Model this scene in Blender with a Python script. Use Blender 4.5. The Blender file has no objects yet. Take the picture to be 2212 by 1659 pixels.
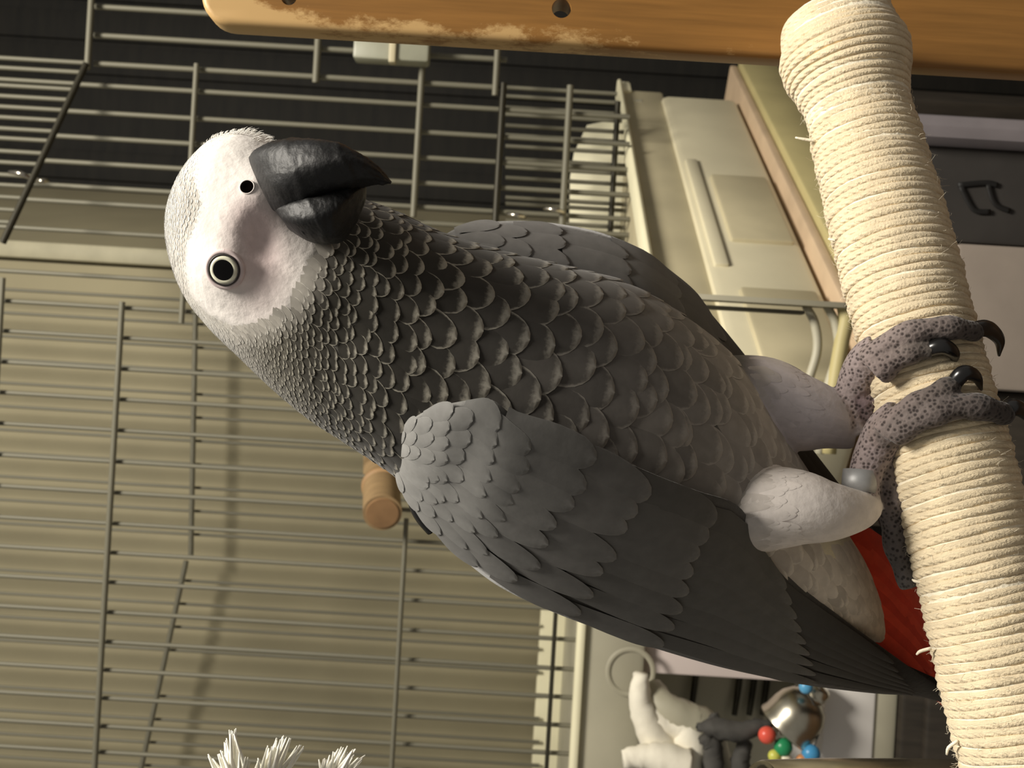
import bpy, bmesh, math, random
import numpy as np
from mathutils import Vector, Matrix

random.seed(7)
rng = np.random.default_rng(7)
S = bpy.context.scene
COL = S.collection

# ------------------------------------------------------------------ camera
F = 2151.0                       # focal length in pixels of the 2212 x 1659 frame
CX, CY = 1106.0, 829.5
CZ = 1.40                        # camera height
A = math.radians(3.4)            # the phone was held a little off a quarter turn
fwd = np.array([0, 1.0, 0])
r0, u0 = np.array([0, 0, -1.0]), np.array([1.0, 0, 0])
camX = math.cos(A) * r0 + math.sin(A) * u0
camY = -math.sin(A) * r0 + math.cos(A) * u0
CAM = np.array([0, 0, CZ])
cd = bpy.data.cameras.new('camera')
cam = bpy.data.objects.new('camera', cd)
COL.objects.link(cam)
M = Matrix(((camX[0], camY[0], -fwd[0], CAM[0]), (camX[1], camY[1], -fwd[1], CAM[1]),
            (camX[2], camY[2], -fwd[2], CAM[2]), (0, 0, 0, 1)))
cam.matrix_world = M
cd.sensor_fit = 'HORIZONTAL'
cd.sensor_width = 36.0
cd.lens = 36.0 * F / 2212.0
cd.clip_start = 0.01
cd.dof.use_dof = True
cd.dof.focus_distance = 0.285
cd.dof.aperture_fstop = 30.0
S.camera = cam

# ------------------------------------------------------------------ world, lamps, exposure
w = bpy.data.worlds.new('world')
S.world = w
w.use_nodes = True
w.node_tree.nodes['Background'].inputs[0].default_value = (1.0, 0.95, 0.86, 1)
w.node_tree.nodes['Background'].inputs[1].default_value = 0.21


def area(name, loc, target, size, power, color):
    l = bpy.data.lights.new(name, 'AREA')
    l.shape = 'DISK'
    l.size = size
    l.energy = power
    l.color = color
    o = bpy.data.objects.new(name, l)
    COL.objects.link(o)
    o.location = loc
    d = Vector(target) - Vector(loc)
    o.rotation_euler = d.to_track_quat('-Z', 'Y').to_euler()
    return o


area('ceiling_lamp_light', (0.42, 0.0, CZ + 1.10), (0.0, 0.6, CZ - 0.1), 0.42, 31.0, (1.0, 0.935, 0.83))
vs = S.view_settings
vs.view_transform = 'Standard'
vs.look = 'None'
vs.gamma = 1.0
vs.use_curve_mapping = False
vs.exposure = 0.0


# ------------------------------------------------------------------ helpers
def P(x, y, d):
    x, y, d = np.asarray(x, float), np.asarray(y, float), np.asarray(d, float)
    k = d / F
    return CAM + ((x - CX) * k)[..., None] * camX + ((CY - y) * k)[..., None] * camY + d[..., None] * fwd


def proj(p):
    q = np.asarray(p) - CAM
    d = q @ fwd
    return CX + (q @ camX) / d * F, CY - (q @ camY) / d * F, d


def srgb(r, g=None, b=None):
    c = np.array(r if g is None else (r, g, b), float) / 255.0
    return np.where(c <= 0.04045, c / 12.92, ((c + 0.055) / 1.055) ** 2.4)


def CR(pts, u):
    pts = np.asarray(pts, float)
    n = len(pts)
    u = np.clip(np.asarray(u, float), 0, n - 1 - 1e-9)
    i = np.floor(u).astype(int)
    f = (u - i)[..., None]
    p = lambda k: pts[np.clip(k, 0, n - 1)]
    p0, p1, p2, p3 = p(i - 1), p(i), p(i + 1), p(i + 2)
    p0 = np.where((i == 0)[..., None], 2 * p1 - p2, p0)
    p3 = np.where((i == n - 2)[..., None], 2 * p2 - p1, p3)
    return 0.5 * (2 * p1 + (p2 - p0) * f + (2 * p0 - 5 * p1 + 4 * p2 - p3) * f ** 2 + (3 * p1 - p0 - 3 * p2 + p3) * f ** 3)


def sstep(x, a, b):
    t = np.clip((np.asarray(x, float) - a) / (b - a), 0, 1)
    return t * t * (3 - 2 * t)


def mesh_data(name, verts, faces, smooth=True):
    me = bpy.data.meshes.new(name)
    me.from_pydata([tuple(map(float, v)) for v in verts], [], [tuple(map(int, f)) for f in faces])
    me.update()
    if smooth:
        me.polygons.foreach_set('use_smooth', [True] * len(me.polygons))
    return me


def link(name, me, mat=None, parent=None):
    o = bpy.data.objects.new(name, me)
    COL.objects.link(o)
    if mat is not None and me is not None and len(me.materials) == 0:
        me.materials.append(mat)
    if parent is not None:
        o.parent = parent
        o.matrix_parent_inverse = parent.matrix_world.inverted() if False else Matrix.Translation(-Vector(root_loc(parent)))
    return o


def root_loc(o):
    l = Vector((0, 0, 0))
    while o is not None:
        l += o.location
        if o.parent is not None:
            l += o.matrix_parent_inverse.translation
        o = o.parent
    return l


def tag(o, label=None, cat=None, group=None, kind=None):
    if label: o['label'] = label
    if cat: o['category'] = cat
    if group: o['group'] = group
    if kind: o['kind'] = kind
    return o


def thing(name, label, cat, loc, group=None):
    o = bpy.data.objects.new(name, None)
    o.empty_display_size = 0.02
    COL.objects.link(o)
    o.location = tuple(map(float, loc))
    return tag(o, label, cat, group)


def shade_sharp(me, ang=35):
    for p in me.polygons: p.use_smooth = True
    try:
        me.set_sharp_from_angle(angle=math.radians(ang))
    except Exception:
        pass


def tube(points, radii, ns=12, samples=None, cap=True, flat=1.0, flat_dir=None):
    pts = np.asarray(points, float)
    rad = np.asarray(radii, float)
    if samples:
        u = np.linspace(0, len(pts) - 1, samples)
        rad = CR(rad[:, None], u)[:, 0]
        pts = CR(pts, u)
    n = len(pts)
    T = np.gradient(pts, axis=0)
    T /= np.linalg.norm(T, axis=1)[:, None] + 1e-12
    ref = np.array([0.31, 0.2, 0.93]) if flat_dir is None else np.asarray(flat_dir, float)
    nrm = ref - T[0] * (ref @ T[0])
    nrm /= np.linalg.norm(nrm)
    V = []
    for i in range(n):
        nrm = nrm - T[i] * (nrm @ T[i])
        nrm /= np.linalg.norm(nrm)
        bi = np.cross(T[i], nrm)
        th = np.linspace(0, 2 * math.pi, ns, endpoint=False)
        V.append(pts[i] + rad[i] * (np.cos(th)[:, None] * nrm * flat + np.sin(th)[:, None] * bi))
    V = np.concatenate(V)
    Fc = []
    for i in range(n - 1):
        for j in range(ns):
            k = (j + 1) % ns
            Fc.append((i * ns + j, i * ns + k, (i + 1) * ns + k, (i + 1) * ns + j))
    if cap:
        Fc.append(tuple(range(ns - 1, -1, -1)))
        Fc.append(tuple(range((n - 1) * ns, n * ns)))
    return V, Fc


def merge(parts):
    V, Fc, o = [], [], 0
    for v, f in parts:
        V.append(np.asarray(v))
        Fc += [tuple(i + o for i in q) for q in f]
        o += len(v)
    return np.concatenate(V), Fc


def boxmesh(name, x0, x1, y0, y1, z0, z1, bev=0.0, seg=2):
    bm = bmesh.new()
    bmesh.ops.create_cube(bm, size=1)
    for v in bm.verts:
        v.co = ((x0 + x1) / 2 + v.co.x * (x1 - x0), (y0 + y1) / 2 + v.co.y * (y1 - y0), (z0 + z1) / 2 + v.co.z * (z1 - z0))
    if bev > 0:
        bmesh.ops.bevel(bm, geom=bm.edges[:], offset=bev, segments=seg, profile=0.5, affect='EDGES')
    me = bpy.data.meshes.new(name)
    bm.to_mesh(me)
    bm.free()
    shade_sharp(me)
    return me


def XZ(x, y, d):
    p = P(x, y, d)
    return float(p[0]), float(p[2])


def pbox(name, x0, y0, x1, y1, d, dep, bev=0.002):
    """upright box: front face at distance d, between the two corners of that face, dep deep"""
    ax, az = XZ(x0, y0, d)
    bx_, bz = XZ(x1, y1, d)
    return boxmesh(name, min(ax, bx_), max(ax, bx_), d, d + dep, min(az, bz), max(az, bz), bev)


def zbox(name, x0, x1, y0, y1, yref, d, dep, bev=0.002):
    """long level box: its top and bottom edges are read at picture row yref"""
    za, zb = XZ(x0, yref, d)[1], XZ(x1, yref, d)[1]
    xa, xb = XZ((x0 + x1) / 2, y0, d)[0], XZ((x0 + x1) / 2, y1, d)[0]
    return boxmesh(name, min(xa, xb), max(xa, xb), d, d + dep, min(za, zb), max(za, zb), bev)


def lathe(profile, n=32):
    pr = np.asarray(profile, float)
    V, Fc = [], []
    for r, z in pr:
        for j in range(n):
            a = 2 * math.pi * j / n
            V.append((r * math.cos(a), r * math.sin(a), z))
    for i in range(len(pr) - 1):
        for j in range(n):
            k = (j + 1) % n
            Fc.append((i * n + j, i * n + k, (i + 1) * n + k, (i + 1) * n + j))
    return np.array(V), Fc


# ------------------------------------------------------------------ materials
def mat(name, col, rough=0.6, metal=0.0, var=0.12, scale=40.0, bump=0.0, bscale=200.0, stretch=None, col2=None, spec=0.4, trans=0.0, sheen=0.0):
    m = bpy.data.materials.new(name)
    m.use_nodes = True
    nt = m.node_tree
    b = nt.nodes['Principled BSDF']
    b.inputs['Roughness'].default_value = rough
    b.inputs['Metallic'].default_value = metal
    b.inputs['Specular IOR Level'].default_value = spec
    if trans: b.inputs['Transmission Weight'].default_value = trans
    if sheen: b.inputs['Sheen Weight'].default_value = sheen
    tc = nt.nodes.new('ShaderNodeTexCoord')
    mp = nt.nodes.new('ShaderNodeMapping')
    if stretch: mp.inputs['Scale'].default_value = stretch
    nt.links.new(tc.outputs['Object'], mp.inputs[0])
    nz = nt.nodes.new('ShaderNodeTexNoise')
    nz.inputs['Scale'].default_value = scale
    nz.inputs['Detail'].default_value = 5
    nt.links.new(mp.outputs[0], nz.inputs['Vector'])
    cr = nt.nodes.new('ShaderNodeValToRGB')
    c = np.asarray(col, float)
    c2 = np.asarray(col2, float) if col2 is not None else c * (1 - var * 2)
    c1 = c if col2 is not None else np.minimum(c * (1 + var), 0.95)
    cr.color_ramp.elements[0].position = 0.32
    cr.color_ramp.elements[1].position = 0.68
    cr.color_ramp.elements[0].color = (*c2, 1)
    cr.color_ramp.elements[1].color = (*c1, 1)
    nt.links.new(nz.outputs['Fac'], cr.inputs[0])
    nt.links.new(cr.outputs[0], b.inputs['Base Color'])
    if bump:
        n2 = nt.nodes.new('ShaderNodeTexNoise')
        n2.inputs['Scale'].default_value = bscale
        n2.inputs['Detail'].default_value = 4
        nt.links.new(mp.outputs[0], n2.inputs['Vector'])
        bp = nt.nodes.new('ShaderNodeBump')
        bp.inputs['Strength'].default_value = bump
        bp.inputs['Distance'].default_value = 0.001
        nt.links.new(n2.outputs['Fac'], bp.inputs['Height'])
        nt.links.new(bp.outputs[0], b.inputs['Normal'])
    return m


M_wall = mat('khaki_wall', srgb(146, 138, 111), 0.8, var=0.06, scale=6, bump=0.1, bscale=60)
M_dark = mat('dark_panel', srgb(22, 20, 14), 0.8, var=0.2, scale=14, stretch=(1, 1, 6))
M_trim = mat('pale_trim', srgb(164, 158, 132), 0.6, var=0.05)
M_wire = mat('cage_wire', srgb(116, 113, 97), 0.55, metal=0.1, var=0.1, scale=60)
M_wired = mat('dark_wire', srgb(58, 55, 44), 0.5, metal=0.4, var=0.15)
M_cream = mat('cream_plastic', srgb(214, 206, 176), 0.45, var=0.05, scale=12)
M_creamb = mat('pale_cream_plastic', srgb(240, 234, 200), 0.5, var=0.04, scale=12)
M_beige = mat('beige_plastic', srgb(192, 182, 150), 0.5, var=0.07, scale=14)
M_greyp = mat('grey_plastic', srgb(176, 171, 150), 0.5, var=0.06, scale=10)
M_white = mat('white_card', srgb(232, 228, 222), 0.6, var=0.04, scale=10)
M_pinkw = mat('pinkish_white_card', srgb(222, 208, 202), 0.6, var=0.04, scale=10)
M_pinkb = mat('pinkish_board', srgb(196, 172, 142), 0.6, var=0.08, scale=20, stretch=(1, 1, 4))
M_khakib = mat('khaki_board', srgb(186, 174, 124), 0.55, var=0.06, scale=16)
M_brown = mat('dark_brown_wood', srgb(52, 46, 38), 0.6, var=0.15, scale=20, stretch=(8, 1, 1))
M_floor = mat('floor_wood', srgb(120, 92, 64), 0.5, var=0.15, scale=8, stretch=(1, 8, 1))
M_steel = mat('steel', srgb(196, 190, 176), 0.22, metal=1.0, var=0.05)
M_bell = mat('bell_metal', srgb(206, 200, 182), 0.28, metal=1.0, var=0.1)
M_dowel = mat('dowel_wood', srgb(152, 126, 90), 0.65, var=0.1, scale=50, stretch=(1, 6, 1))
M_cotton = mat('cotton_rope', srgb(240, 230, 206), 0.9, var=0.08, scale=300, bump=0.3, bscale=900, sheen=0.2)
M_fray = mat('white_cotton_strands', srgb(252, 247, 234), 0.9, var=0.03, scale=300, sheen=0.3)
M_cloth = mat('white_cloth', srgb(236, 230, 212), 0.9, var=0.05, scale=40, bump=0.3, bscale=120)
M_greyc = mat('charcoal_cloth', srgb(74, 72, 68), 0.85, var=0.15, scale=60)
M_clip = mat('grey_clip', srgb(150, 150, 132), 0.4, var=0.06)
M_keratin = mat('black_keratin', srgb(17, 17, 18), 0.55, var=0.45, scale=160, bump=0.35, bscale=500, spec=0.45)
M_claw = mat('claw_keratin', srgb(26, 25, 25), 0.25, var=0.2, scale=120, spec=0.6)
M_iris = mat('iris', srgb(244, 238, 214), 0.3, var=0.1, scale=500)
M_pupil = mat('pupil', srgb(2, 2, 2), 0.04, var=0.0, spec=0.3)
M_lid = mat('eyelid', srgb(52, 46, 44), 0.5, var=0.2, scale=400)
M_nos = mat('nostril', srgb(9, 6, 5), 1.0, var=0.1, spec=0.0)
M_fuzz = mat('white_bristle', srgb(240, 238, 232), 0.8, var=0.03)


def bead_mat(n, c): return mat(n, srgb(*c), 0.3, var=0.04)


# rope: cream strands with a twisted ply relief
def rope_material():
    m = mat('perch_rope', srgb(232, 214, 180), 0.95, var=0.07, scale=130, sheen=0.15)
    nt = m.node_tree
    b = nt.nodes['Principled BSDF']
    uv = nt.nodes.new('ShaderNodeUVMap')
    wv = nt.nodes.new('ShaderNodeTexWave')
    wv.inputs['Scale'].default_value = 1.0
    wv.inputs['Distortion'].default_value = 3.0
    wv.inputs['Detail'].default_value = 2
    wv.inputs['Detail Scale'].default_value = 1.2
    wv.bands_direction = 'DIAGONAL'
    nt.links.new(uv.outputs[0], wv.inputs['Vector'])
    n2 = nt.nodes.new('ShaderNodeTexNoise')
    n2.inputs['Scale'].default_value = 1400
    tc = nt.nodes['Texture Coordinate']
    nt.links.new(tc.outputs['Object'], n2.inputs['Vector'])
    ad = nt.nodes.new('ShaderNodeMath')
    ad.operation = 'MULTIPLY_ADD'
    ad.inputs[1].default_value = 0.5
    nt.links.new(wv.outputs['Fac'], ad.inputs[0])
    nt.links.new(n2.outputs['Fac'], ad.inputs[2])
    bp = nt.nodes.new('ShaderNodeBump')
    bp.inputs['Strength'].default_value = 0.55
    bp.inputs['Distance'].default_value = 0.0006
    nt.links.new(ad.outputs[0], bp.inputs['Height'])
    nt.links.new(bp.outputs[0], b.inputs['Normal'])
    return m


M_rope = rope_material()


def wood_material():
    m = mat('varnished_wood', srgb(148, 105, 52), 0.42, var=0.10, scale=30, stretch=(14, 6, 0.7))
    nt = m.node_tree
    b = nt.nodes['Principled BSDF']
    cr = nt.nodes['Color Ramp']
    at = nt.nodes.new('ShaderNodeAttribute')
    at.attribute_name = 'wear'
    tc = nt.nodes['Texture Coordinate']
    nz = nt.nodes.new('ShaderNodeTexNoise')
    nz.inputs['Scale'].default_value = 120
    nz.inputs['Detail'].default_value = 8
    nz.inputs['Roughness'].default_value = 0.75
    mp = nt.nodes.new('ShaderNodeMapping')
    mp.inputs['Scale'].default_value = (1, 1, 0.55)
    nt.links.new(tc.outputs['Object'], mp.inputs[0])
    nt.links.new(mp.outputs[0], nz.inputs['Vector'])
    ad = nt.nodes.new('ShaderNodeMath')
    nt.links.new(at.outputs['Fac'], ad.inputs[0])
    nt.links.new(nz.outputs['Fac'], ad.inputs[1])
    r2 = nt.nodes.new('ShaderNodeValToRGB')
    r2.color_ramp.elements[0].position = 0.86
    r2.color_ramp.elements[1].position = 1.02
    sc = nt.nodes.new('ShaderNodeMath')
    sc.operation = 'MULTIPLY'
    sc.inputs[1].default_value = 1.0
    nt.links.new(ad.outputs[0], sc.inputs[0])
    nt.links.new(sc.outputs[0], r2.inputs[0])
    mx = nt.nodes.new('ShaderNodeMix')
    mx.data_type = 'RGBA'
    nt.links.new(r2.outputs[0], mx.inputs[0])
    nt.links.new(cr.outputs[0], mx.inputs[6])
    mx.inputs[7].default_value = (*srgb(200, 164, 110), 1)
    nt.links.new(mx.outputs[2], b.inputs['Base Color'])
    return m


M_wood = wood_material()


def feather_material(name, rough=0.75, rim_pos=(0.80, 0.97)):
    m = bpy.data.materials.new(name)
    m.use_nodes = True
    nt = m.node_tree
    L = nt.links.new
    b = nt.nodes['Principled BSDF']
    b.inputs['Roughness'].default_value = rough
    b.inputs['Specular IOR Level'].default_value = 0.25
    b.inputs['Sheen Weight'].default_value = 0.15
    ab = nt.nodes.new('ShaderNodeAttribute'); ab.attribute_name = 'base'
    ar = nt.nodes.new('ShaderNodeAttribute'); ar.attribute_name = 'rimc'
    uv = nt.nodes.new('ShaderNodeUVMap')
    sp = nt.nodes.new('ShaderNodeSeparateXYZ'); L(uv.outputs[0], sp.inputs[0])

    def mth(op, a, bb=None, c=None):
        n = nt.nodes.new('ShaderNodeMath'); n.operation = op
        for i, v in enumerate((a, bb, c)):
            if v is None: continue
            if isinstance(v, (int, float)): n.inputs[i].default_value = v
            else: L(v, n.inputs[i])
        return n.outputs[0]
    ua = mth('ABSOLUTE', mth('MULTIPLY_ADD', sp.outputs[0], 2.0, -1.0))
    # ragged edge
    nz = nt.nodes.new('ShaderNodeTexNoise'); nz.inputs['Scale'].default_value = 900
    tc = nt.nodes.new('ShaderNodeTexCoord'); L(tc.outputs['Object'], nz.inputs['Vector'])
    jit = mth('MULTIPLY_ADD', nz.outputs['Fac'], 0.12, -0.06)
    edge = mth('MAXIMUM', mth('MULTIPLY', ua, 0.97), sp.outputs[1])
    edge = mth('ADD', edge, jit)
    mr = nt.nodes.new('ShaderNodeMapRange'); mr.interpolation_type = 'SMOOTHSTEP'
    mr.inputs['From Min'].default_value = rim_pos[0]; mr.inputs['From Max'].default_value = rim_pos[1]
    L(edge, mr.inputs['Value'])
    md = nt.nodes.new('ShaderNodeMapRange'); md.interpolation_type = 'SMOOTHSTEP'
    md.inputs['From Min'].default_value = 0.25; md.inputs['From Max'].default_value = 0.55
    L(sp.outputs[1], md.inputs['Value'])
    rim = mth('MULTIPLY', mr.outputs[0], md.outputs[0])
    # barbs: fine lines running out and forward from the shaft
    bl = mth('SINE', mth('MULTIPLY', mth('SUBTRACT', sp.outputs[1], mth('MULTIPLY', ua, 0.35)), 150.0))
    n2 = nt.nodes.new('ShaderNodeTexNoise'); n2.inputs['Scale'].default_value = 260; n2.inputs['Detail'].default_value = 4
    L(tc.outputs['Object'], n2.inputs['Vector'])
    val = mth('ADD', mth('MULTIPLY_ADD', n2.outputs['Fac'], 0.5, 0.74), mth('MULTIPLY', bl, 0.0))
    mx = nt.nodes.new('ShaderNodeMix'); mx.data_type = 'RGBA'
    L(rim, mx.inputs[0]); L(ab.outputs['Color'], mx.inputs[6]); L(ar.outputs['Color'], mx.inputs[7])
    mv = nt.nodes.new('ShaderNodeMix'); mv.data_type = 'RGBA'; mv.blend_type = 'MULTIPLY'; mv.inputs[0].default_value = 1.0
    cb = nt.nodes.new('ShaderNodeCombineColor')
    for i in range(3): L(val, cb.inputs[i])
    L(mx.outputs[2], mv.inputs[6]); L(cb.outputs[0], mv.inputs[7])
    L(mv.outputs[2], b.inputs['Base Color'])
    bp = nt.nodes.new('ShaderNodeBump'); bp.inputs['Strength'].default_value = 0.2; bp.inputs['Distance'].default_value = 0.0003
    L(n2.outputs['Fac'], bp.inputs['Height']); L(bp.outputs[0], b.inputs['Normal'])
    return m


M_feather = feather_material('plumage', 0.85, (0.82, 0.95))
M_wingf = feather_material('wing_plumage', 0.62, (0.88, 1.0))


def body_material():
    m = bpy.data.materials.new('parrot_skin_and_down')
    m.use_nodes = True
    nt = m.node_tree
    L = nt.links.new
    b = nt.nodes['Principled BSDF']
    b.inputs['Roughness'].default_value = 0.75
    b.inputs['Specular IOR Level'].default_value = 0.25
    b.inputs['Sheen Weight'].default_value = 0.2
    ac = nt.nodes.new('ShaderNodeAttribute'); ac.attribute_name = 'base'
    al = nt.nodes.new('ShaderNodeAttribute'); al.attribute_name = 'scaly'
    tc = nt.nodes.new('ShaderNodeTexCoord')
    vo = nt.nodes.new('ShaderNodeTexVoronoi'); vo.inputs['Scale'].default_value = 760
    L(tc.outputs['Object'], vo.inputs['Vector'])
    cr = nt.nodes.new('ShaderNodeValToRGB')          # dark pits between paler scales
    cr.color_ramp.elements[0].position = 0.22; cr.color_ramp.elements[0].color = (0.22, 0.20, 0.20, 1)
    cr.color_ramp.elements[1].position = 0.50; cr.color_ramp.elements[1].color = (1, 1, 1, 1)
    L(vo.outputs['Distance'], cr.inputs[0])
    mx = nt.nodes.new('ShaderNodeMix'); mx.data_type = 'RGBA'
    mx.inputs[6].default_value = (1, 1, 1, 1)
    L(al.outputs['Fac'], mx.inputs[0]); L(cr.outputs[0], mx.inputs[7])
    nz = nt.nodes.new('ShaderNodeTexNoise'); nz.inputs['Scale'].default_value = 340; nz.inputs['Detail'].default_value = 5
    L(tc.outputs['Object'], nz.inputs['Vector'])
    mr = nt.nodes.new('ShaderNodeMapRange'); mr.inputs['To Min'].default_value = 0.78; mr.inputs['To Max'].default_value = 1.14
    L(nz.outputs['Fac'], mr.inputs['Value'])
    mv = nt.nodes.new('ShaderNodeMix'); mv.data_type = 'RGBA'; mv.blend_type = 'MULTIPLY'; mv.inputs[0].default_value = 1
    L(ac.outputs['Color'], mv.inputs[6]); L(mx.outputs[2], mv.inputs[7])
    mw = nt.nodes.new('ShaderNodeVectorMath'); mw.operation = 'SCALE'
    L(mv.outputs[2], mw.inputs[0]); L(mr.outputs[0], mw.inputs['Scale'])
    L(mw.outputs[0], b.inputs['Base Color'])
    # scale relief on the feet, soft fuzz elsewhere
    hm = nt.nodes.new('ShaderNodeMix')
    L(al.outputs['Fac'], hm.inputs[0])
    L(nz.outputs['Fac'], hm.inputs[2]); L(vo.outputs['Distance'], hm.inputs[3])
    bp = nt.nodes.new('ShaderNodeBump'); bp.inputs['Strength'].default_value = 0.45; bp.inputs['Distance'].default_value = 0.0007
    L(hm.outputs[0], bp.inputs['Height']); L(bp.outputs[0], b.inputs['Normal'])
    return m


M_body = body_material()


def set_color(me, name, cols):
    a = me.attributes.new(name, 'FLOAT_COLOR', 'POINT')
    c = np.ones((len(me.vertices), 4), np.float32)
    c[:, :3] = cols
    a.data.foreach_set('color', c.ravel())


def set_float(me, name, vals):
    a = me.attributes.new(name, 'FLOAT', 'POINT')
    a.data.foreach_set('value', np.asarray(vals, np.float32).ravel())


# ------------------------------------------------------------------ the setting
def struct(name, me, m, label=None):
    o = link(name, me, m)
    o['kind'] = 'structure'
    if label: o['label'] = label
    return o


WZ = 1.32                                            # the khaki wall behind the cage
xw, _ = XZ(300, 578, WZ)
struct('floor', boxmesh('floor', -2.0, 2.2, -1.0, 2.4, -0.05, 0.0), M_floor, 'brown wooden floor below the perch stand')
struct('wall_back', boxmesh('wall_back', -2.0, xw, WZ, WZ + 0.06, 0.0, 2.6, 0.002), M_wall, 'khaki wall close behind the cage bars')
xt0, _ = XZ(300, 572, WZ - 0.015)
xt1, _ = XZ(300, 534, WZ - 0.015)
struct('trim_1', boxmesh('trim_1', xt0, xt1, WZ - 0.015, WZ + 0.05, 0.0, 2.6, 0.004), M_trim, 'pale upright trim ending the khaki wall')
xs, _ = XZ(300, 418, 1.75)
v = [(xt1, WZ, 0), (xt1, WZ, 2.6), (xs, 1.75, 2.6), (xs, 1.75, 0), (xt1 - .03, WZ + .02, 0), (xt1 - .03, WZ + .02, 2.6), (xs - .03, 1.77, 2.6), (xs - .03, 1.77, 0)]
f = [(0, 1, 2, 3), (7, 6, 5, 4), (0, 4, 5, 1), (1, 5, 6, 2), (2, 6, 7, 3), (3, 7, 4, 0)]
struct('wall_side', mesh_data('wall_side', v, f, False), M_wall, 'khaki side wall running back into the dark')
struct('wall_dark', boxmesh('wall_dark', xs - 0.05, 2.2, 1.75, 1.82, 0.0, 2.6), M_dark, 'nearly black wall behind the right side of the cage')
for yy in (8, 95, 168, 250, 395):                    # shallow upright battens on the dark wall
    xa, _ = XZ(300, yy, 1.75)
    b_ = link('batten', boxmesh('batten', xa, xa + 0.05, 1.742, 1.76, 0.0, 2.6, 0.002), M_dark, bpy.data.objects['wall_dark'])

# ------------------------------------------------------------------ perch stand: post and rope-wrapped perch
PA = np.array([1859, 260, 0.3365]); PB = np.array([2222, 1659, 0.281])
p3a, p3b = P(*PA), P(*PB)
paxis = (p3b - p3a) / np.linalg.norm(p3b - p3a)
PR = 0.0181


def perch_depth(x, y, r):
    """distance from the camera at which a ball of radius r at pixel x, y rests on the camera side of the perch"""
    ray = P(x, y, 1.0) - CAM
    w0 = CAM - p3a
    a_ = ray - paxis * (ray @ paxis)
    b_ = w0 - paxis * (w0 @ paxis)
    qa, qb, qc = a_ @ a_, 2 * a_ @ b_, b_ @ b_ - (PR + r) ** 2
    D = qb * qb - 4 * qa * qc
    return (-qb - math.sqrt(max(D, 0))) / (2 * qa)


post_back = 0.376
px_edge = float(P(1106, 113, post_back)[0])
stand = thing('perch_stand', 'varnished wooden post carrying a cream rope-wrapped perch under the parrot', 'perch', (px_edge + 0.04, 0.366, 0))
ptop = float(P(432, 0, 0.364)[2])
bm = bmesh.new()
bmesh.ops.create_cube(bm, size=1)
x0, x1, y0, y1, z0, z1 = px_edge, px_edge + 0.085, 0.364, post_back, 0.02, ptop
for v in bm.verts:
    v.co = ((x0 + x1) / 2 + v.co.x * (x1 - x0), (y0 + y1) / 2 + v.co.y * (y1 - y0), (z0 + z1) / 2 + v.co.z * (z1 - z0))
ed = [e for e in bm.edges if abs(e.verts[0].co.y - e.verts[1].co.y) > 0.01 and e.verts[0].co.z > 1]
bmesh.ops.bevel(bm, geom=ed, offset=0.011, segments=8, profile=0.5, affect='EDGES')
bmesh.ops.bevel(bm, geom=[e for e in bm.edges if e.calc_face_angle(0) > 0.5], offset=0.0022, segments=3, profile=0.5, affect='EDGES')
pm = bpy.data.meshes.new('post')
bm.to_mesh(pm); bm.free()
post = link('post', pm, M_wood, stand)
cut = []
for hx, hy, hr in ((624, -6, 17), (1213, 18, 21)):
    c = P(hx, hy, 0.364)
    r = hr * 0.364 / F
    V, Fc = lathe([(1e-5, -0.03), (r, -0.03), (r, 0.03), (1e-5, 0.03)], 24)
    V = V[:, [0, 2, 1]] + c
    cut.append((V, [q[::-1] for q in Fc]))
V, Fc = merge(cut)
cutter = link('cutter', mesh_data('cutter', V, Fc, False))
bmc = bmesh.new(); bmc.from_mesh(cutter.data); bmesh.ops.remove_doubles(bmc, verts=bmc.verts, dist=1e-4); bmesh.ops.recalc_face_normals(bmc, faces=bmc.faces); bmc.to_mesh(cutter.data); bmc.free()
md = post.modifiers.new('holes', 'BOOLEAN'); md.operation = 'DIFFERENCE'; md.object = cutter; md.solver = 'EXACT'
dg = bpy.context.evaluated_depsgraph_get()
newm = bpy.data.meshes.new_from_object(post.evaluated_get(dg))
post.modifiers.clear(); post.data = newm
bpy.data.objects.remove(cutter)
# cut the long faces up so that the wear can sit along the chewed edge
bm = bmesh.new(); bm.from_mesh(post.data)
for k in range(1, 12):
    bmesh.ops.bisect_plane(bm, geom=bm.verts[:] + bm.edges[:] + bm.faces[:], plane_co=(px_edge + k * 0.003, 0, 0), plane_no=(1, 0, 0))
for k in range(0, 24):
    bmesh.ops.bisect_plane(bm, geom=bm.verts[:] + bm.edges[:] + bm.faces[:], plane_co=(0, 0, ptop - 0.004 - k * 0.014), plane_no=(0, 0, 1))
bm.to_mesh(post.data); bm.free()
co = np.array([v.co for v in post.data.vertices])
ex = (co[:, 0] - px_edge)
ez = ptop - co[:, 2]
wear = 0.47 * (1 - sstep(ex, 0.001, 0.015)) * (1 - 0.55 * sstep(ez, 0.12, 0.20)) + 0.42 * (1 - sstep(ez, 0.012, 0.05)) * (1 - sstep(ex, 0.0, 0.03))
set_float(post.data, 'wear', wear)
shade_sharp(post.data, 40)
# foot of the stand, below the picture
link('base', boxmesh('base', px_edge - 0.14, px_edge + 0.22, 0.22, 0.52, 0.0, 0.02, 0.004), M_wood, stand)

# perch core and the cord wound round it
start = p3a - paxis * 0.0395
end = p3b + paxis * 0.07
Lp = np.linalg.norm(end - start)
e1 = np.cross(paxis, fwd); e1 /= np.linalg.norm(e1)
e2 = np.cross(paxis, e1)


def prad(s):
    s = np.asarray(s, float)
    return PR * (1 + 0.18 * np.exp(-((s - 0.016) / 0.010) ** 2) - 0.05 * np.exp(-((s - 0.036) / 0.012) ** 2) + 0.012 * np.sin(s * 90))


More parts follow.
